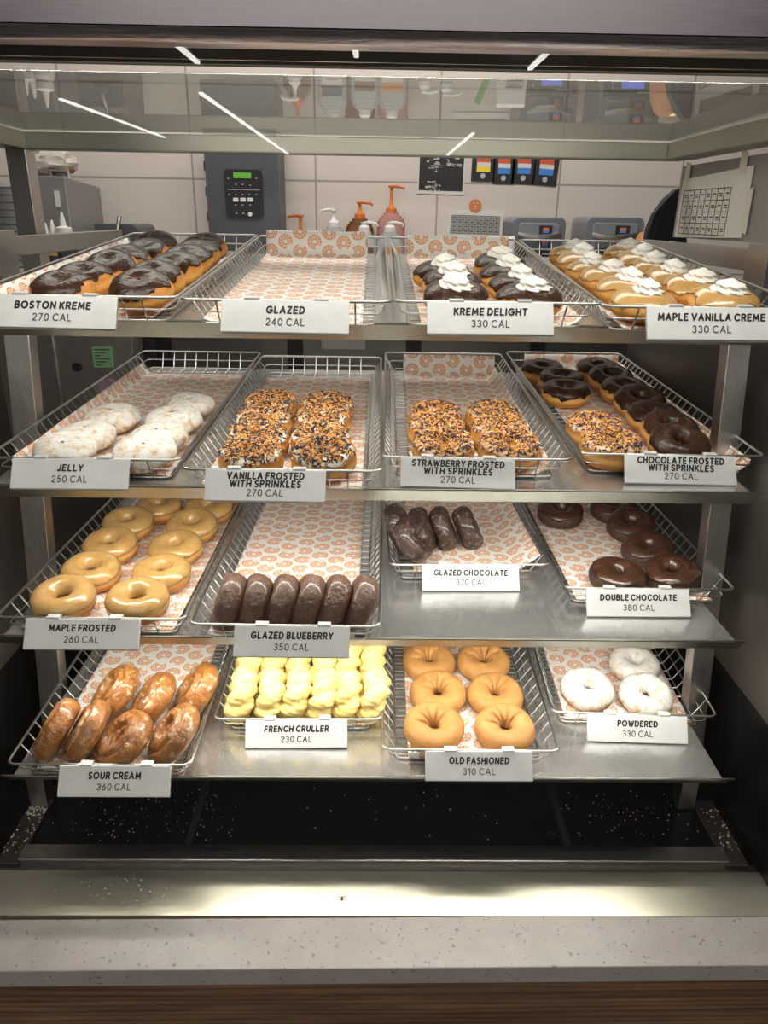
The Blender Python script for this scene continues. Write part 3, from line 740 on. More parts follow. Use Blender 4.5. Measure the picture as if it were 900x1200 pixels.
column('maple', 31, [(-.066,.070),(-.058,.165),(-.062,.268),(-.064,.372),(-.030,.462)], 'left', 'tan maple iced ring donut', G, 9, 4)
column('maple', 31, [(.046,.070),(.056,.165),(.054,.262),(.060,.362),(.070,.456),(.078,.555)], 'right', 'tan maple iced ring donut', G, 9, 4)
POS6 = ['leftmost', 'second from the left', 'third from the left', 'third from the right', 'second from the right', 'rightmost']
for i, (u, v) in enumerate([(-.090,.062),(-.053,.064),(-.013,.066),(.026,.064),(.064,.064),(.105,.062)]):
    donut('blueberry', 32, u, v, f'brown glazed blueberry donut standing on edge, {POS6[i]} of six', 0, -70, 3, None, group='blueberry donuts on edge')
G = 'glazed chocolate donuts leaning together'
for (u, v, rz, lab) in [(-.112,.170,-4,'leftmost at the back'),(-.068,.150,0,'second from the left'),(-.029,.153,0,'third from the left'),(.016,.155,4,'rightmost'),]:
    donut('gchoc', 33, u, v, f'dark crackled glazed chocolate donut standing on edge, {lab}', 0, 68, rz, None, group=G)
donut('gchoc', 33, -.090, .066, 'dark glazed chocolate donut lying in front of the standing ones', 0, 55, -22, .050, group=G)
G = 'chocolate iced chocolate rings'
column('double', 34, [(-.033,.064),(-.062,.352)], 'left', 'brown iced chocolate cake ring', G, 10)
column('double', 34, [(.061,.074),(.054,.172),(.059,.284),(.053,.380)], 'right', 'brown iced chocolate cake ring', G, 12, ry=-5)
G = 'glazed sour cream donuts'
donut('sour', 41, -.088, .070, 'golden glazed donut standing edge-on at the far left of bottom shelf', 0, -60, 0, None, 0, G)
donut('sour', 41, -.040, .066, 'golden glazed donut standing edge-on, second from left on bottom shelf', 0, -56, 4, None, 1, G)
donut('sour', 41, .020, .052, 'glazed cracked donut lying tilted at the middle front of its basket', 8, -34, 0, None, 2, G)
donut('sour', 41, .094, .062, 'glazed cracked donut leaning on the right front of its basket', 6, -46, 0, None, 3, G)
donut('sour', 41, -.030, .170, 'glazed cracked donut leaning at the back left of its group', 6, -44, 4, None, 1, G)
donut('sour', 41, .038, .146, 'glazed cracked donut leaning in the middle of its group', 6, -48, 0, None, 2, G)
donut('sour', 41, .104, .172, 'glazed cracked donut leaning at the back right of its group', 6, -50, 0, None, 0, G)
G = 'yellow crullers on edge'
for row, v, us in (('front', .060, (-.100,-.054,-.011,.032,.073,.118)), ('back', .158, (-.102,-.060,-.016,.027,.071,.116))):
    for i, u in enumerate(us):
        donut('cruller', 42, u, v, f'yellow twisted cruller on edge, {POS6[i]} of the {row} row', 0, -72 + random.uniform(-5, 5), random.uniform(0, 7), None, group=G)
G = 'plain old fashioned rings'
column('plain', 43, [(-.052,.066),(-.040,.154),(-.050,.252),(-.056,.340)], 'left', 'plain golden cake ring with pinched hole', G, 8, 3)
column('plain', 43, [(.062,.066),(.058,.154),(.050,.252)], 'right', 'plain golden cake ring with pinched hole', G, 8, 3)
G = 'powdered rings'
donut('powder', 44, -.058, .080, 'white powdered ring donut at the left of the three', 12, 0, 20, None, 0, G)
donut('powder', 44, .038, .066, 'white powdered ring donut at the front right of the three', 14, 0, 80, None, 1, G)
donut('powder', 44, .046, .160, 'white powdered ring donut behind the other two', 10, 0, 140, None, 2, G)

# ------------------------------------------------------------------ price signs with drawn lettering
def arc(cx, cy, rx, ry, a0, a1, n=10): return [(cx + rx*math.cos(R(a0 + (a1-a0)*k/n)), cy + ry*math.sin(R(a0 + (a1-a0)*k/n))) for k in range(n + 1)]
GL = {
'A': (.80, [[(0,0),(.40,1),(.80,0)], [(.15,.32),(.65,.32)]]),
'B': (.62, [[(0,0),(0,1),(.34,1)] + arc(.34,.76,.24,.24,90,-90) + [(0,.52)], [(.34,.52)] + arc(.36,.26,.26,.26,90,-90) + [(0,0)]]),
'C': (.82, [arc(.48,.5,.48,.5,48,312,18)]),
'D': (.74, [[(0,0),(0,1),(.26,1)] + arc(.26,.5,.48,.5,90,-90,14) + [(0,0)]]),
'E': (.56, [[(.56,1),(0,1),(0,0),(.56,0)], [(0,.52),(.5,.52)]]),
'F': (.54, [[(.54,1),(0,1),(0,0)], [(0,.5),(.48,.5)]]),
'G': (.90, [arc(.48,.5,.48,.5,48,345,18) + [(.94,.46),(.54,.46)]]),
'H': (.70, [[(0,0),(0,1)], [(.70,0),(.70,1)], [(0,.5),(.70,.5)]]),
'I': (.0, [[(0,0),(0,1)]]),
'J': (.46, [[(.46,1),(.46,.26)] + arc(.22,.26,.24,.26,0,-150,8)]),
'K': (.64, [[(0,0),(0,1)], [(.62,1),(.02,.46)], [(.22,.60),(.66,0)]]),
'L': (.52, [[(0,1),(0,0),(.52,0)]]),
'M': (.92, [[(0,0),(.08,1),(.46,.24),(.84,1),(.92,0)]]),
'N': (.72, [[(0,0),(0,1),(.72,0),(.72,1)]]),
'O': (.98, [arc(.49,.5,.49,.5,0,360,24)]),
'P': (.60, [[(0,0),(0,1),(.34,1)] + arc(.34,.73,.27,.27,90,-90) + [(0,.46)]]),
'R': (.62, [[(0,0),(0,1),(.34,1)] + arc(.34,.73,.27,.27,90,-90) + [(0,.46)], [(.32,.46),(.64,0)]]),
'S': (.58, [arc(.30,.745,.27,.255,40,270,10)[:-1] + arc(.30,.245,.28,.245,90,-140,10)]),
'T': (.66, [[(0,1),(.66,1)], [(.33,1),(.33,0)]]),
'U': (.68, [[(0,1),(0,.34)] + arc(.34,.34,.34,.34,180,360,12) + [(.68,1)]]),
'V': (.78, [[(0,1),(.39,0),(.78,1)]]),
'W': (1.10, [[(0,1),(.28,0),(.55,.9),(.82,0),(1.10,1)]]),
'Y': (.72, [[(0,1),(.36,.46),(.72,1)], [(.36,.46),(.36,0)]]),
'X': (.7, [[(0,0),(.7,1)], [(0,1),(.7,0)]]),
'Z': (.62, [[(0,1),(.60,1),(.02,0),(.62,0)]]),
'0': (.66, [arc(.33,.5,.33,.5,0,360,20)]),
'1': (.26, [[(0,.84),(.24,1),(.24,0)]]),
'2': (.58, [arc(.29,.71,.28,.29,165,-20,9) + [(.02,0),(.60,0)]]),
'3': (.56, [arc(.27,.745,.25,.255,150,-80,9), arc(.27,.26,.29,.26,95,-150,10)]),
'4': (.64, [[(.48,0),(.48,1),(0,.26),(.64,.26)]]),
'5': (.58, [[(.52,1),(.12,1),(.06,.56)] + arc(.27,.32,.30,.32,130,-140,10)]),
'6': (.62, [[(.46,1),(.07,.48)] + arc(.31,.31,.31,.31,150,-210,18)]),
'7': (.56, [[(0,1),(.56,1),(.18,0)]]),
'8': (.6, [arc(.3,.755,.25,.245,0,360,16), arc(.3,.26,.3,.26,0,360,16)]),
'9': (.62, [arc(.31,.69,.31,.31,-30,330,18) + [(.55,.52),(.16,0)]]),
}
def lettering(text, width, cap, weight, slant=0.0, y0=0, track=.20):
    """flat letters drawn with a round pen, centred on x=0, baseline y0"""
    mb = MB(); x = 0; runs = []
    for ch in text:
        if ch == ' ': x += .36; continue
        w, st = GL[ch]; runs.append((x, st)); x += w + track + weight
    tot = x - track - weight; sx = width/tot
    def P(p, ox): return Vector((((ox + p[0]) - tot/2)*sx + slant*p[1]*cap, y0 + p[1]*cap, 0))
    hw = weight*cap/2
    for ox, st in runs:
        for line in st:
            q = [P(p, ox) for p in line]
            for a, b in zip(q, q[1:]):
                d = b - a
                if d.length < 1e-7: continue
                n = Vector((-d.y, d.x, 0)).normalized()*hw
                mb.add([a + n, a - n, b - n, b + n], [(0, 1, 2, 3)])
            for p in (q if len(q) > 4 else q):
                mb.add([p + Vector((hw*math.cos(k*PI/4), hw*math.sin(k*PI/4), 0)) for k in range(8)], [tuple(range(8))])
    return mb
SW, SHT, STL = .162, .043, 33
SIGNS = [ # tray, u, lines (text, width fraction), calories, width scale, roll, desc
 (11,-.020,[('BOSTON KREME',.58)],'270 CAL','chocolate topped filled donuts'),
 (12,.001,[('GLAZED',.29)],'240 CAL','empty paper lined basket'),
 (13,-.012,[('KREME DELIGHT',.57)],'330 CAL','chocolate donuts with cream on top'),
 (14,-.001,[('MAPLE VANILLA CREME',.82)],'330 CAL','maple donuts with cream on top'),
 (21,-.014,[('JELLY',.21)],'250 CAL','powdered jelly donuts'),
 (22,-.021,[('VANILLA FROSTED',.63),('WITH SPRINKLES',.58)],'270 CAL','white iced sprinkle donuts'),
 (23,-.028,[('STRAWBERRY FROSTED',.80),('WITH SPRINKLES',.59)],'270 CAL','strawberry sprinkle donuts'),
 (24,.008,[('CHOCOLATE FROSTED',.77),('WITH SPRINKLES',.58)],'270 CAL','chocolate iced rings'),
 (31,-.008,[('MAPLE FROSTED',.57)],'260 CAL','maple iced rings'),
 (32,.011,[('GLAZED BLUEBERRY',.70)],'350 CAL','blueberry donuts'),
 (33,0,[('GLAZED CHOCOLATE',.75)],'370 CAL','five glazed chocolate donuts'),
 (34,-.022,[('DOUBLE CHOCOLATE',.73)],'380 CAL','chocolate iced chocolate rings'),
 (41,.026,[('SOUR CREAM',.46)],'360 CAL','glazed sour cream donuts'),
 (42,-.002,[('FRENCH CRULLER',.62)],'230 CAL','yellow crullers'),
 (43,.011,[('OLD FASHIONED',.55)],'310 CAL','plain old fashioned rings'),
 (44,.002,[('POWDERED',.39)],'330 CAL','powdered rings')]
for t, u, lines, cal, desc in SIGNS:
    e = thing('price_sign', 'white tilted price sign in black capitals clipped below the ' + desc, 'sign', (0, 0, 0), 0, 'white price signs on the baskets')
    e.matrix_basis = tray_matrix(t) @ Matrix.Translation((u, -.0045, RIM + .002)) @ Matrix.Rotation(R(random.uniform(-.8, .8)), 4, 'Y')
    A = Matrix.Rotation(R(-STL), 4, 'X')
    # local frame of the plate: x right, z up along plate (top at 0), -y out of the face
    pl = MB().box((-SW/2, 0, -SHT), (SW/2, .0035, 0), A).build('panel', WHITE_PLASTIC, e, bevel=.0008)
    MB().box((-SW/2, .0036, -SHT - .001), (SW/2, .0060, -.004), A).build('backing', plain('sign_backing', (.35, .35, .34), .5), e)
    for s in (-.052, .036):
        c = MB(); c.box((s, -.0005, -.001), (s + .018, .010, .0018)); c.box((s, .0085, -.008), (s + .018, .010, .0))
        c.build('clip', plain('clear_clip', (.62, .62, .60), .3), e)
    L = A @ Matrix.Translation((0, -.0004, 0)) @ Matrix.Rotation(R(90), 4, 'X')
    if len(lines) == 1: ys = [-.0175]; yc, ch, cc = -.0335, .0082, .0086
    else: ys = [-.0125, -.0235]; yc, ch, cc = -.0360, .0082, .0086
    mb = MB()
    for (tx, wf), y in zip(lines, ys):
        q = lettering(tx, SW*wf, ch, .27, .08, y); mb.add(q.v, q.f)
    o = mb.build('title_lettering', INK, e); o.matrix_basis = L
    q = lettering(cal, SW*.295, cc, .155, .04, yc, .24)
    o = q.build('calorie_lettering', INK_THIN, e); o.matrix_basis = L

# ------------------------------------------------------------------ crumbs, fly
rnd = random.Random(8)
def crumbs(name, spots, label, m):
    mb = MB()
    for x, y, z, s in spots:
        M = Matrix.Translation((x, y, z)) @ Matrix.Rotation(rnd.uniform(0, 6), 4, 'Z')
        vs = [M @ Vector((s*math.cos(a)*rnd.uniform(.6, 1), s*math.sin(a)*rnd.uniform(.6, 1), zz)) for zz in (0, s*.9) for a in (0, 1.3, 2.5, 3.8, 5)]
        mb.add(vs, [(4,3,2,1,0),(5,6,7,8,9)] + [(i, (i+1) % 5, (i+1) % 5 + 5, i + 5) for i in range(5)])
    o = mb.build(name, m); o['kind'] = 'stuff'; return tag(o, label, 'crumbs')
CR = noisy('crumb', [(.3, (.62, .52, .38)), (.7, (.85, .82, .75))], 200, .9, rand=False)
sp = [(rnd.gauss(-.43, .035), rnd.uniform(.93, 1.03), ZB - .004, rnd.uniform(.0004, .0012)) for _ in range(60)]
sp += [(rnd.gauss(-.31, .045), rnd.uniform(.93, 1.04), ZB - .004, rnd.uniform(.0004, .0011)) for _ in range(60)]
sp += [(rnd.gauss(.44, .05), rnd.uniform(.93, 1.05), ZB - .004, rnd.uniform(.0004, .0013)) for _ in range(70)]
sp += [(rnd.uniform(-.3, .4), rnd.uniform(.93, 1.06), ZB - .004, rnd.uniform(.0005, .0013)) for _ in range(30)]
crumbs('crumbs', sp, 'pale crumbs scattered on the black floor of the case', CR)
sp = [(rnd.uniform(-.575, -.54), rnd.uniform(.90, 1.01), ZB + .001, rnd.uniform(.0007, .0018)) for _ in range(60)] + [(rnd.uniform(-.573, -.542), rnd.uniform(.98, 1.0), ZB + .001, rnd.uniform(.0007, .0018)) for _ in range(50)]
crumbs('crumbs', sp, 'pale crumbs piled on the left base rail', CR)
sp = [(rnd.uniform(.562, .595), rnd.uniform(.91, 1.0), ZB + .001, rnd.uniform(.0007, .0020)) for _ in range(40)]
crumbs('crumbs', sp, 'pale crumbs lying on the right base rail', CR)
sp = [(rnd.uniform(-.5, .55), rnd.uniform(.795, .865), ZB, rnd.uniform(.0004, .0011)) for _ in range(45)] + [(rnd.gauss(-.38, .05), rnd.uniform(.80, .865), ZB, rnd.uniform(.0005, .0012)) for _ in range(30)]
crumbs('crumbs', sp, 'tiny crumbs dotted along the bright steel ledge', CR)
P = at(401, 1054, 1); k = (ZB - CAM_Z)/(P.z - CAM_Z); P = Vector((P.x*k, P.y*k, ZB))
fly = thing('fly', 'small dead fly lying on the steel ledge', 'fly', P)
FLYM = plain('fly_body', (.05, .03, .015), .4)
b = MB(); b.grid(12, 9, lambda i, j: (.0016*math.sin(PI*j/8 + .001)*math.cos(2*PI*i/12)*1.0, -.0052 + .0104*j/8, .0018 + .0015*math.sin(PI*j/8)*math.sin(2*PI*i/12)), True, False); b.build('body', FLYM, fly, 'all')
for s in (-1, 1):
    MB().add([(0, .001, .0028), (s*.0052, .0038, .0022), (s*.0058, .0022, .0022), (s*.002, -.001, .0026)], [(0, 1, 2, 3)])
    w = MB(); w.box((0, -.0008, .0026), (.0062, .0008, .0028), Matrix.Rotation(R(35 if s > 0 else 145), 4, 'Z')); w.build('wing', plain('fly_wing', (.3, .26, .2), .3), fly)
    for a in (-50, -15): MB().tube([(0, 0, .0012), (s*.003, .003*math.sin(R(a)), .002), (s*.0048, .006*math.sin(R(a)), .0002)], .00022, 4).build('leg', FLYM, fly)

# ------------------------------------------------------------------ behind the case: counter, bottles, machines, posters
WY = 2.95
CZ = 1.20
bc = thing('rear_counter', 'stainless steel work counter under the tiled wall behind the case', 'counter', (0, 2.4, 0))
def bpart(n, mb, m, **k): return mb.build(n, m, bc, world=True, **k)
bpart('worktop', MB().box((-2.2, 2.38, CZ - .04), (2.2, WY - .03, CZ)), ST_X, bevel=.003)
bpart('front_panel', MB().box((-2.2, 2.44, .1), (2.2, WY - .03, CZ - .04)), ST_DARK)
for x in (-1.4, -.7, -.28, .1, .5, 1.2): bpart('door_gap', MB().box((x, 2.434, .12), (x + .05, 2.442, CZ - .06)), BLACK_MATT)
bpart('label_plate', MB().box((-.17, 2.425, 1.10), (-.03, 2.436, 1.15)), plain('plate_white', (.55, .55, .53), .5))
# steel cabinet seen past the left side of the case
cbn = thing('steel_cabinet', 'steel cabinet side with a round hole and green notice, left behind the case', 'cabinet', (-.8, 2.05, 0))
def kpart(n, mb, m, **k): return mb.build(n, m, cbn, world=True, **k)
kpart('panel', MB().box((-1.25, 2.05, .3), (-.70, 2.30, 1.30)), ST_Z)
kpart('edge_strip', MB().box((-.868, 2.044, .3), (-.862, 2.05, 1.30)), plain('edge_line', (.7, .69, .66), .3, 1))
kpart('edge_strip', MB().box((-.925, 2.044, .3), (-.922, 2.05, 1.30)), plain('edge_line', (.7, .69, .66), .3, 1))
c = at(90, 430, 2.045); kpart('hole', MB().lathe([(.012, 0), (.012, .003)], n=20, M=Matrix.Translation(c) @ Matrix.Rotation(R(90), 4, 'X')), BLACK_MATT)
a, d = at(107, 407, 2.04), at(133, 431, 2.04)
kpart('green_notice', MB().box((a.x, 2.041, d.z), (d.x, 2.045, a.z)), plain('green_paper', (.30, .58, .32), .7))
tb = MB()
for k in range(6):
    z = a.z - (a.z - d.z)*(k + .7)/6.6; tb.box((a.x + .006, 2.0403, z - .0014), (d.x - .006 - .012*(k % 3), 2.0412, z + .0014))
kpart('notice_print', tb, INK_THIN)
a, d = at(113, 444, 2.04), at(138, 472, 2.04)
kpart('pink_notice', MB().box((a.x, 2.041, d.z), (d.x, 2.045, a.z)), plain('pink_paper', (.48, .30, .45), .7))

def span(x0, y0, x1, y1, Y): return at(x0, y0, Y), at(x1, y1, Y)
# wall control unit
a, d = span(237, 150, 329, 300, 2.74)
cu = thing('control_unit', 'dark grey wall control unit with green display behind the case', 'control unit', ((a.x + d.x)/2, 2.74, d.z))
w, h = d.x - a.x, a.z - d.z
MB().rbox((-w/2, 0, 0), (w/2, .20, h), .006, 1).build('housing', noisy('charcoal_plastic', [(.3, (.060, .062, .075)), (.7, (.078, .08, .095))], 9, .42), cu)
hg = MB()
for k in range(5): hg.box((-w/2 - .006, .01, .03 + k*h/5), (-w/2 + .002, .03, .06 + k*h/5))
hg.build('hinge', BLACK_MATT, cu)
a2, d2 = span(262, 198, 309, 255, 2.735)
ox = cu.location.x; oz = d.z
MB().rbox((a2.x - ox, -.006, d2.z - oz), (d2.x - ox, .0, a2.z - oz), .012, 1).build('control_panel', BLACK_MATT, cu)
a3, d3 = span(273, 202, 294, 209, 2.728)
MB().box((a3.x - ox, -.008, d3.z - oz), (d3.x - ox, -.006, a3.z - oz)).build('display', plain('green_lcd', (.05, .2, .02), .3, emit=(.16, .42, .04), es=.55), cu)
bt = MB()
for bx in (276, 284.5, 293): q = at(bx, 234, 2.728); bt.box((q.x - ox - .009, -.009, q.z - oz - .006), (q.x - ox + .009, -.006, q.z - oz + .006))
bt.build('button_row', plain('white_button', (.7, .7, .7), .4), cu)
q = at(293, 251, 2.728); MB().lathe([(.007, 0), (.007, .004)], n=18, M=Matrix.Translation((q.x - ox, -.006, q.z - oz)) @ Matrix.Rotation(R(90), 4, 'X')).build('round_button', plain('white_button', (.7, .7, .7), .4), cu)
mk = MB()
for (bx, by) in [(268, 228), (276, 228), (284, 228), (292, 228), (300, 228), (276, 240), (284, 240), (293, 240), (276, 216), (284, 216), (293, 217), (277, 250), (285, 250), (300, 209), (267, 209)]:
    q = at(bx, by, 2.728); mk.box((q.x - ox - .003, -.0068, q.z - oz - .0015), (q.x - ox + .003, -.006, q.z - oz + .0015))
q0, q1 = at(266, 222, 2.728), at(305, 222, 2.728); mk.box((q0.x - ox, -.0068, q0.z - oz - .0008), (q1.x - ox, -.006, q0.z - oz + .0008))
mk.build('panel_marks', plain('grey_mark', (.45, .45, .47), .5), cu)

# papers on the wall
def sheet(name, label, cat, x0, y0, x1, y1, m, roll=0, group=None, Y=WY - .003):
    a, d = span(x0, y0, x1, y1, Y); t = thing(name, label, cat, ((a.x + d.x)/2, Y, (a.z + d.z)/2), 0, group)
    t.matrix_basis = t.matrix_basis @ Matrix.Rotation(R(roll), 4, 'Y')
    w, h = (d.x - a.x)/2, (a.z - d.z)/2
    MB().box((-w, 0, -h), (w, .002, h)).build('sheet', m, t)
    return t, w, h
def blocks(t, name, rects, m, w, h, dy=-.0006):
    mb = MB()
    for x0, y0, x1, y1 in rects: mb.box((-w + 2*w*x0, dy, h - 2*h*y1), (-w + 2*w*x1, .0002, h - 2*h*y0))
    return mb.build(name, m, t)
PWH = plain('white_paper', (.66, .63, .60), .7); PBK = plain('black_print', (.014, .014, .016), .5)
t, w, h = sheet('poster', 'black poster with white drawings on the tiled wall', 'poster', 491, 160, 544, 228, PWH, .8)
blocks(t, 'black_print', [(.03, .02, .96, .94)], PBK, w, h)
rr = random.Random(3); rc = []
for cx, cy in ((.32, .12), (.82, .12), (.30, .36), (.34, .52), (.80, .50), (.30, .80), (.36, .9), (.80, .3), (.55, .44)):
    for k in range(9):
        x, y = cx + rr.uniform(-.13, .10), cy + rr.uniform(-.07, .07); rc.append((max(.06, x), max(.05, y), min(.93, x + rr.uniform(.02, .10)), min(.92, y + rr.uniform(.01, .035))))
blocks(t, 'white_drawing', rc, plain('chalk', (.55, .53, .5), .7), w, h, -.0010)
for i, (x0, x1, yb, rl, c1) in enumerate([(554.5, 579, 213, .5, (.85, .65, .05)), (580.5, 602, 216, 1, (.05, .22, .65)), (603, 626, 216, 1.5, (.05, .22, .65)), (629, 653, 218, 3.5, (.05, .22, .65))]):
    nm = ['first from the left, with yellow badge', 'second from the left', 'third from the left', 'rightmost, hanging crooked'][i]
    t, w, h = sheet('recipe_card', f'black card with coloured badge on the tiled wall, {nm}', 'card', x0, 165, x1, yb, PBK, rl, 'black cards on the wall')
    blocks(t, 'red_badge', [(.2, .36, .78, .52)], plain('badge_red', (.62, .10, .04), .5), w, h)
    blocks(t, 'white_badge', [(.22, .52, .80, .62)], PWH, w, h)
    blocks(t, 'lower_badge', [(.22, .62, .80, .76)], plain('badge_low', c1, .5), w, h)
    MB().lathe([(.009, 0), (.009, .0008)], n=16, M=Matrix.Translation((0, 0, -h*.72)) @ Matrix.Rotation(R(90), 4, 'X')).build('round_mark', plain('grey_mark', (.45, .45, .47), .5), t)
t, w, h = sheet('schedule_sheet', 'white schedule sheet with grey table on the wall under an orange sticker', 'paper', 525, 246, 588, 282, PWH, .8)
blocks(t, 'table', [(.06, .18, .94, .78)], plain('table_grey', (.36, .34, .33), .7), w, h)
rc = [(.06, .18 + .6*k/4 - .008, .94, .18 + .6*k/4 + .008) for k in range(5)] + [(.06 + .88*k/8 - .004, .18, .06 + .88*k/8 + .004, .78) for k in range(9)]
rc += [(.06 + .88*(i + .25)/8, .18 + .6*(j + .35)/4, .06 + .88*(i + .75)/8, .18 + .6*(j + .6)/4) for i in range(8) for j in range(4)]
blocks(t, 'table_lines', rc, INK_THIN, w, h, -.0010)
q = at(557, 241, WY - .004); s = thing('sticker', 'round orange sticker above the schedule sheet', 'sticker', q)
MB().lathe([(.022, 0), (.022, .002)], n=32, M=Matrix.Rotation(R(90), 4, 'X')).build('disc', plain('sticker_orange', (.60, .19, .05), .5), s)
sq = MB()
for (x, z, l) in ((-.008, .008, .006), (.004, .009, .007), (-.004, -.002, .008), (-.002, -.010, .006)): sq.box((x - .001, -.003, z - .0015), (x + l, -.0018, z + .0015))
sq.build('print', PWH, s)

# pump bottles in two rows
def pump_bottle(x, y, ztop, body, pump, name, label, bw=.09, group=None, band=None, tall=.16, cap=None, lab=True, arm=1):
    """ztop: height of the pump head; the bottle stands on the counter"""
    t = thing(name, label, 'bottle', (x, y, CZ), 0, group)
    H = ztop - CZ; hb = H - tall*.62
    b = MB(); r = bw/2
    b.rbox((-r, -r*.75, 0), (r, r*.75, hb - .045), .018, 2); 
    for k in range(5):
        q0, q1 = k/5, (k + 1)/5; f0, f1 = math.cos(q0*1.25), math.cos(q1*1.25)
        b.rbox((-r*f0, -r*.75*f0, hb - .045 + .045*q0), (r*f0, r*.75*f0, hb - .045 + .045*q1), .014*f0, 2)
    b.build('body', body, t, True)
    p = MB(); p.lathe([(.019, 0), (.019, .014), (.015, .018), (.010, .022), (.006, .03), (.0055, H - hb - .008), (.012, H - hb - .006), (.012, H - hb)], (0, 0, hb), 16)
    p.tube([(0, 0, H - .003), (arm*.02, 0, H - .002), (arm*.042, 0, H - .006), (arm*.046, 0, H - .014)], [.005, .005, .0042, .0035], 8)
    p.build('pump', pump, t, True)
    if lab:
        zt = hb - .05
        MB().box((-r*.72, -r*.75 - .001, zt - .11), (r*.72, -r*.75, zt)).build('label', PWH, t)
        MB().box((-r*.72, -r*.75 - .0016, zt - .028), (r*.72, -r*.75 - .0008, zt)).build('label_band', band, t)
        lm = MB()
        for k, (l, hh) in enumerate(((.5, .004), (.62, .008), (.4, .003))): lm.box((-r*l*.9, -r*.75 - .0016, zt - .045 - k*.016 - hh), (r*l*.9, -r*.75 - .0008, zt - .045 - k*.016))
        lm.build('label_print', plain('red_print', (.5, .12, .06), .5), t)
    return t
ORG = plain('orange_pump', (.62, .17, .025), .4); WPL = plain('white_pump', (.70, .68, .66), .4)
CLEAR = plain('milky_bottle', (.42, .42, .42), .25, alpha=1); AMB = plain('amber_syrup', (.17, .06, .012), .2); PNK = plain('pink_syrup', (.48, .22, .20), .25)
GP = 'pump bottles on the rear counter'
YB, YK = 2.74, 2.87
def col_(c): return plain('band', c, .5)
q = at(391, 245, YB); pump_bottle(q.x, YB, q.z, CLEAR, WPL, 'pump_bottle', 'clear bottle with slim white pump, left of the amber syrup', group=GP, band=col_((.03, .04, .08)), arm=-1, tall=.09)
q = at(427, 260, YB); pump_bottle(q.x, YB, q.z, CLEAR, WPL, 'pump_bottle', 'clear bottle with low white cap in front of amber syrup', group=GP, band=col_((.16, .07, .04)), tall=.05)
q = at(457, 260, YB); pump_bottle(q.x, YB, q.z, CLEAR, WPL, 'pump_bottle', 'clear bottle with low white cap in front of pink syrup', group=GP, band=col_((.6, .25, .05)), tall=.05)
q = at(350, 280, YB); pump_bottle(q.x, YB, q.z, CLEAR, WPL, 'pump_bottle', 'clear bottle with white pump in front of the leftmost orange pump', group=GP, band=col_((.75, .5, .1)), arm=-1, tall=.1)
q = at(492, 292, YB); pump_bottle(q.x, YB, q.z, plain('rosy_bottle', (.42, .32, .29), .3), WPL, 'pump_bottle', 'rosy bottle right of the pink syrup', group=GP, band=col_((.75, .5, .1)), tall=.05)
q = at(516, 290, YB); pump_bottle(q.x, YB, q.z, CLEAR, WPL, 'pump_bottle', 'clear bottle with blue banded label at the right end', group=GP, band=col_((.06, .25, .65)), tall=.05, bw=.075)
q = at(352, 252, YK); pump_bottle(q.x, YK, q.z, AMB, ORG, 'syrup_bottle', 'syrup bottle whose orange pump stands leftmost', group='syrup bottles with orange pumps', lab=False, arm=-1)
q = at(425, 236.5, YK); pump_bottle(q.x - .01, YK, q.z, AMB, ORG, 'syrup_bottle', 'amber syrup bottle with orange pump behind the case', group='syrup bottles with orange pumps', lab=False, bw=.10, tall=.09)
q = at(459, 217.5, YK); pump_bottle(q.x, YK, q.z, PNK, ORG, 'syrup_bottle', 'pink syrup bottle with tall orange pump behind the case', group='syrup bottles with orange pumps', lab=False, bw=.10, tall=.145)

# two brewing machines
def machine(x0, x1, label):
    a, d = span(x0, 254, x1, 300, 2.70); w = d.x - a.x
    t = thing('coffee_machine', label, 'coffee machine', ((a.x + d.x)/2, 2.70, CZ), 0, 'two grey machines behind the case')
    H = a.z - CZ
    MC = noisy('blue_grey_plastic', [(.3, (.13, .14, .165)), (.7, (.17, .18, .205))], 8, .28)
    MB().rbox((-w/2, 0, .0), (w/2, .20, H), .022, 1).build('housing', MC, t, True, bevel=.004)
    MB().rbox((-w/2 + .022, -.006, H - .10), (w/2 - .022, .002, H - .018), .012, 1).build('hood', plain('hood_grey', (.20, .215, .245), .3), t, bevel=.004)
    MB().prism([(-.012, H - .20), (-.012, H - .105), (.001, H - .105), (.001, H - .20)], -w/2 + .01, w/2 - .01).build('control_face', plain('face_black', (.02, .02, .023), .35), t)
    MB().box((-w*.18, -.0135, H - .150), (w*.18, -.012, H - .128)).build('screen', plain('blue_screen', (.05, .08, .3), .3, emit=(.10, .16, .75), es=1.0), t)
    mk = MB()
    for x, z, l in ((-w*.34, -.13, .006), (-w*.34, -.145, .005), (-.012, -.168, .026), (w*.08, -.118, .05)): mk.box((x, -.0135, H + z), (x + l, -.012, H + z + .003))
    mk.build('face_print', plain('grey_mark', (.45, .45, .47), .5), t)
    MB().tube([(-w*.38, -.004, H - .055), (-w*.2, -.016, H - .062), (0, -.020, H - .064), (w*.2, -.016, H - .062), (w*.38, -.004, H - .055)], .010, 8).build('chrome_handle', WIRE, t, True)
    for z in (-.036, -.078):
        MB().box((0, -.0085, H + z - .018), (w*.24, -.006, H + z + .010)).build('sticker', PBK, t)
        MB().box((w*.07, -.0092, H + z - .006), (w*.18, -.0082, H + z + .004)).build('sticker_badge', plain('badge_red', (.62, .16, .06), .5), t)
        MB().box((w*.07, -.0092, H + z - .013), (w*.18, -.0082, H + z - .006)).build('sticker_badge', plain('badge_low', (.05, .22, .65), .5), t)
    return t
machine(601, 660, 'grey coffee machine with rounded top, left one of two')
machine(688, 751, 'grey coffee machine with rounded top, right one of two')

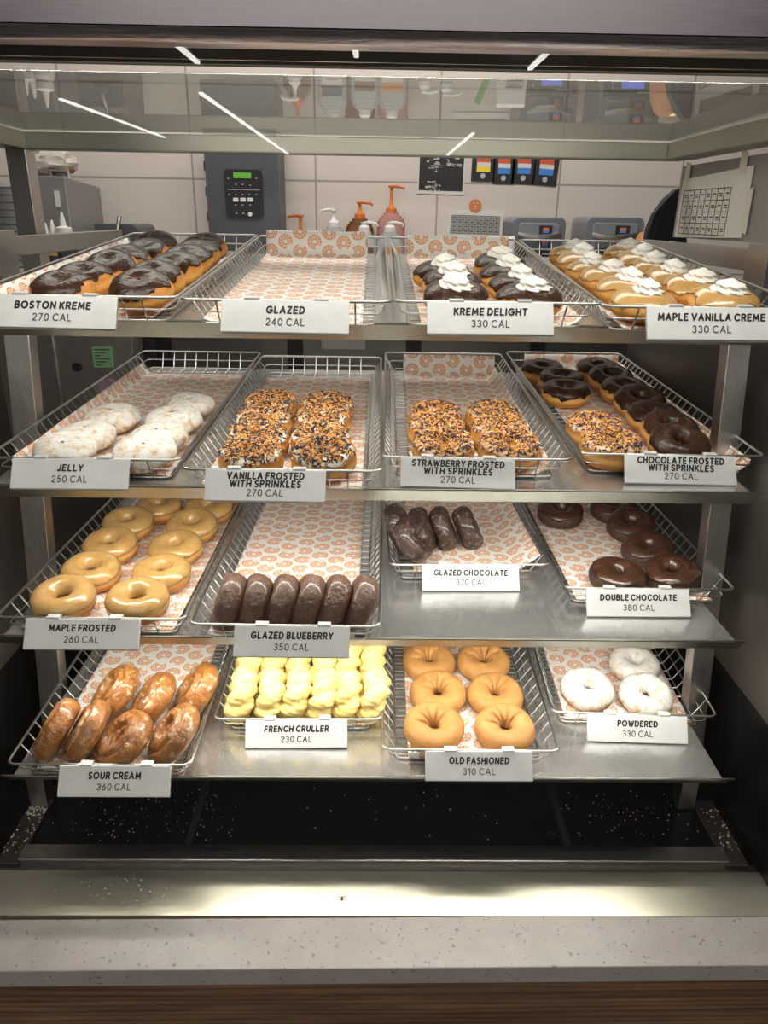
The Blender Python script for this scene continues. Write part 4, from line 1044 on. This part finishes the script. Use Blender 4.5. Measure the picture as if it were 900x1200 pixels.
# things at the left behind the case
a, d = span(37, 206, 88, 300, 2.46)
gb = thing('steel_box', 'grey steel box with a handle, behind the left of the case', 'box', ((a.x + d.x)/2, 2.46, CZ))
w = d.x - a.x; H = a.z - CZ
MB().prism([(0, 0), (0, H - .0), (.30, H - .02), (.30, 0)], -w/2, w/2).build('body', noisy('box_grey', [(.3, (.25, .24, .235)), (.7, (.29, .28, .27))], 6, .4, .4), gb, bevel=.004)
MB().tube([(-w*.15, .06, H - .01), (-w*.15, .06, H + .022), (w*.38, .06, H + .018), (w*.44, .06, H - .014)], .007, 8).build('handle', WIRE, gb, True)
kn = MB()
for z in (H - .03, H - .13): kn.lathe([(.006, 0), (.006, .004)], n=12, M=Matrix.Translation((-w*.36, -.001, z)) @ Matrix.Rotation(R(90), 4, 'X'))
kn.build('screw', BLACK_MATT, gb, True)
MB().box((w*.12, -.003, H - .085), (w*.26, .001, H - .04)).build('tag', PWH, gb)
q = at(56, 190, 2.58); bag = thing('plastic_bag', 'crumpled clear plastic bag of brown donuts on the grey steel box', 'bag', (q.x, 2.58, H + CZ))
BAGM = plain('bag_plastic', (.62, .56, .50), .2, alpha=.55)
MB().grid(40, 20, lambda i, j: ((.085 + .02*noise.noise((i*.5, j*.6, 1)))*math.sin(PI*(j + .5)/20)*math.cos(2*PI*i/40), (.06 + .015*noise.noise((i*.4, j*.7, 4)))*math.sin(PI*(j + .5)/20)*math.sin(2*PI*i/40), .046 - (.05 + .015*noise.noise((i*.6, j*.5, 8)))*math.cos(PI*(j + .5)/20)), True, False).build('film', BAGM, bag, True)
for k, (x, z) in enumerate(((-.05, .018), (.01, .022), (.05, .028))):
    b = ring_mb(Rm=.020, a=.013, b=.013, seed=k + 2, nu=28, nv=12, lump=.1).build('donut', plain('brown_bake', (.16, .065, .02), .5), bag, 'all'); b.location = (x, -.01, z - .016)
a, d = span(0, 210, 14, 262, 1.9)
lt = thing('cup_stack', 'stack of clear ribbed cups at the left edge behind the case', 'cups', (a.x + .0, 1.95, d.z - .1))
prof = []
for k in range(12): prof += [(.045, k*.016), (.050, k*.016 + .004), (.045, k*.016 + .012)]
MB().lathe(prof, n=28).build('cups', plain('clear_cup', (.42, .43, .42), .2), lt, True)
# squeeze bottles on the rear counter at the left, spout up
for i, (px, py, c) in enumerate(((33, 122, (.35, .26, .15)), (42, 126, (.50, .25, .05)), (57, 137, (.50, .47, .43)))):
    v = at(px, py, 2.415); z = 2*1.622 - v.z
    nm = ['brown', 'orange', 'white'][i]
    t = thing('squeeze_bottle', f'{nm} squeeze bottle with white spout on the counter at far left', 'bottle', (v.x, 2.415, CZ), 0, 'squeeze bottles at the left')
    H = z - CZ
    MB().lathe([(.030, 0), (.031, .02), (.031, H - .085), (.026, H - .07), (.018, H - .06)], n=20).build('body', plain('squeeze_' + nm, c, .35), t, True)
    MB().lathe([(.024, H - .062), (.024, H - .045), (.010, H - .04), (.007, H - .02), (.003, H)], n=16).build('spout', WPL, t, True)
    MB().lathe([(.0315, H - .13), (.0317, H - .10)], n=20).build('band', plain('dark_band', (.04, .04, .05), .5), t, True)
# dark dispenser with a steel spout
v = at(122, 118, 2.7)
t = thing('dispenser', 'dark drink dispenser with a steel spout left of the control unit', 'dispenser', (v.x, 2.66, CZ))
MB().rbox((-.075, 0, 0), (.075, .22, .26), .02, 1).build('housing', plain('dispenser_dark', (.07, .07, .075), .4), t, True)
MB().lathe([(.028, 0), (.030, .015), (.018, .03)], (.02, -.02, .20), 18).build('collar', BLACK_MATT, t, True)
MB().tube([(.02, -.03, .22), (.022, -.03, .25), (.03, -.025, .285)], .007, 8).build('spout', WIRE, t, True)
# white bag with printed facts and a green strip
v = at(602, 120, 2.62)
t = thing('paper_pouch', 'white pouch with printed facts left of the coffee machines', 'pouch', (v.x - .005, 2.62, CZ))
MB().prism([(0, 0), (.06, 0), (.045, .235), (.03, .245), (.02, .235)], -.045, .045).build('pouch', PWH, t, bevel=.004)
mk = MB()
for k in range(7): mk.box((-.02, -.001 + .006*k*.3, .08 + k*.018), (.032, .02, .084 + k*.018), Matrix.Translation((0, 0, 0)))
mk.build('print', INK_THIN, t)
v = at(570, 125, 2.6)
t = tag(MB().tube([(v.x + .03, 2.6, CZ), (v.x, 2.6, CZ + .17), (v.x - .03, 2.6, CZ + .24)], [.011, .011, .010], 8).build('green_straw', plain('green_plastic', (.12, .42, .10), .4), None, True), 'green plastic straw standing beside the white pouch', 'straw')
# orange rounded container and gold lids behind the machines
v = at(779, 130, 2.6)
t = thing('orange_dome', 'orange rounded container beside the right coffee machine', 'container', (v.x, 2.6, CZ))
MB().lathe([(.05, 0), (.056, .10), (.055, .17), (.047, .22), (.030, .258), (.004, .27)], n=28).build('dome', plain('orange_shell', (.50, .22, .10), .5), t, True)
v = at(800, 110, 2.72)
t = thing('gold_wrapper', 'stack of gold foil cups behind the orange container', 'cups', (v.x, 2.74, CZ))
prof = []
for k in range(10): prof += [(.050, k*.026), (.056, k*.026 + .006), (.050, k*.026 + .018)]
MB().lathe(prof, n=24).build('foil', plain('gold_foil', (.55, .42, .20), .3, .8), t, True)
# dark apron hanging at the right
ap = [(757, 284), (760, 268), (768, 250), (780, 233), (793, 222), (806, 218), (806, 300), (757, 300)]
t = thing('apron', 'dark cloth apron hanging at the right behind the case', 'apron', at(780, 250, 1.92))
b = MB(); n = len(ap)
vs = [at(x, y, 1.90 + .015*math.sin(x*.25)) - t.location for x, y in ap] + [at(x, y, 1.90 + .015*math.sin(x*.25)) - t.location + Vector((0, .03, 0)) for x, y in ap]
b.add(vs, [tuple(range(n)), tuple(range(2*n - 1, n - 1, -1))] + [(i, i + n, (i+1) % n + n, (i+1) % n) for i in range(n)]); b.build('cloth', noisy('dark_cloth', [(.3, (.012, .013, .020)), (.7, (.022, .023, .032))], 30, .9), t, bevel=.006)
# paper taped on the grey side panel
X = .6025
def sidep(y, z, dx=0): return (X - dx, y, z)
t = thing('taped_paper', 'white printed calendar sheet taped to the grey side panel at right', 'paper', (X, 1.46, 1.52))
def tp(n, mb, m): return mb.build(n, m, t, world=True)
def quad(mb, y0, z0a, z0b, y1, z1a, z1b, d0, d1):
    # y0,y1 ends; a = top, b = bottom; thickness d0..d1 towards the case
    vs = [sidep(y0, z0a, d1), sidep(y1, z1a, d1), sidep(y1, z1b, d1), sidep(y0, z0b, d1), sidep(y0, z0a, d0), sidep(y1, z1a, d0), sidep(y1, z1b, d0), sidep(y0, z0b, d0)]
    mb.add(vs, [(0,1,2,3),(7,6,5,4),(0,4,5,1),(1,5,6,2),(2,6,7,3),(3,7,4,0)]); return mb
tp('sheet', quad(MB(), 1.31, 1.583, 1.474, 1.60, 1.573, 1.468, 0, .002), plain('calendar_paper', (.60, .59, .54), .7))
g = MB(); Y0, Y1, Z0, Z1 = 1.375, 1.585, 1.553, 1.476
for k in range(5): z = Z0 + (Z1 - Z0)*k/4; quad(g, Y0, z + .0006, z - .0006, Y1, z + .0006, z - .0006, .0018, .0026)
for k in range(9): y = Y0 + (Y1 - Y0)*k/8; quad(g, y - .0007, Z0, Z1, y + .0007, Z0, Z1, .0018, .0026)
for i in range(8):
    for j in range(4):
        y = Y0 + (Y1 - Y0)*(i + .25)/8; z = Z0 + (Z1 - Z0)*(j + .4)/4; quad(g, y, z, z - .0022, y + .012, z, z - .0022, .0018, .0026)
        if (i + j) % 2: quad(g, y, z - .004, z - .0058, y + .010, z - .004, z - .0058, .0018, .0026)
tp('table_print', g, INK_THIN)
for y, z in ((1.335, 1.588), (1.57, 1.585)): tp('tape', quad(MB(), y, z + .016, z - .016, y + .022, z + .02, z - .014, .0015, .003), plain('tape', (.55, .52, .45), .35))
tp('tape', quad(MB(), 1.295, 1.55, 1.48, 1.315, 1.545, 1.485, .0015, .003), plain('tape', (.55, .52, .45), .35))
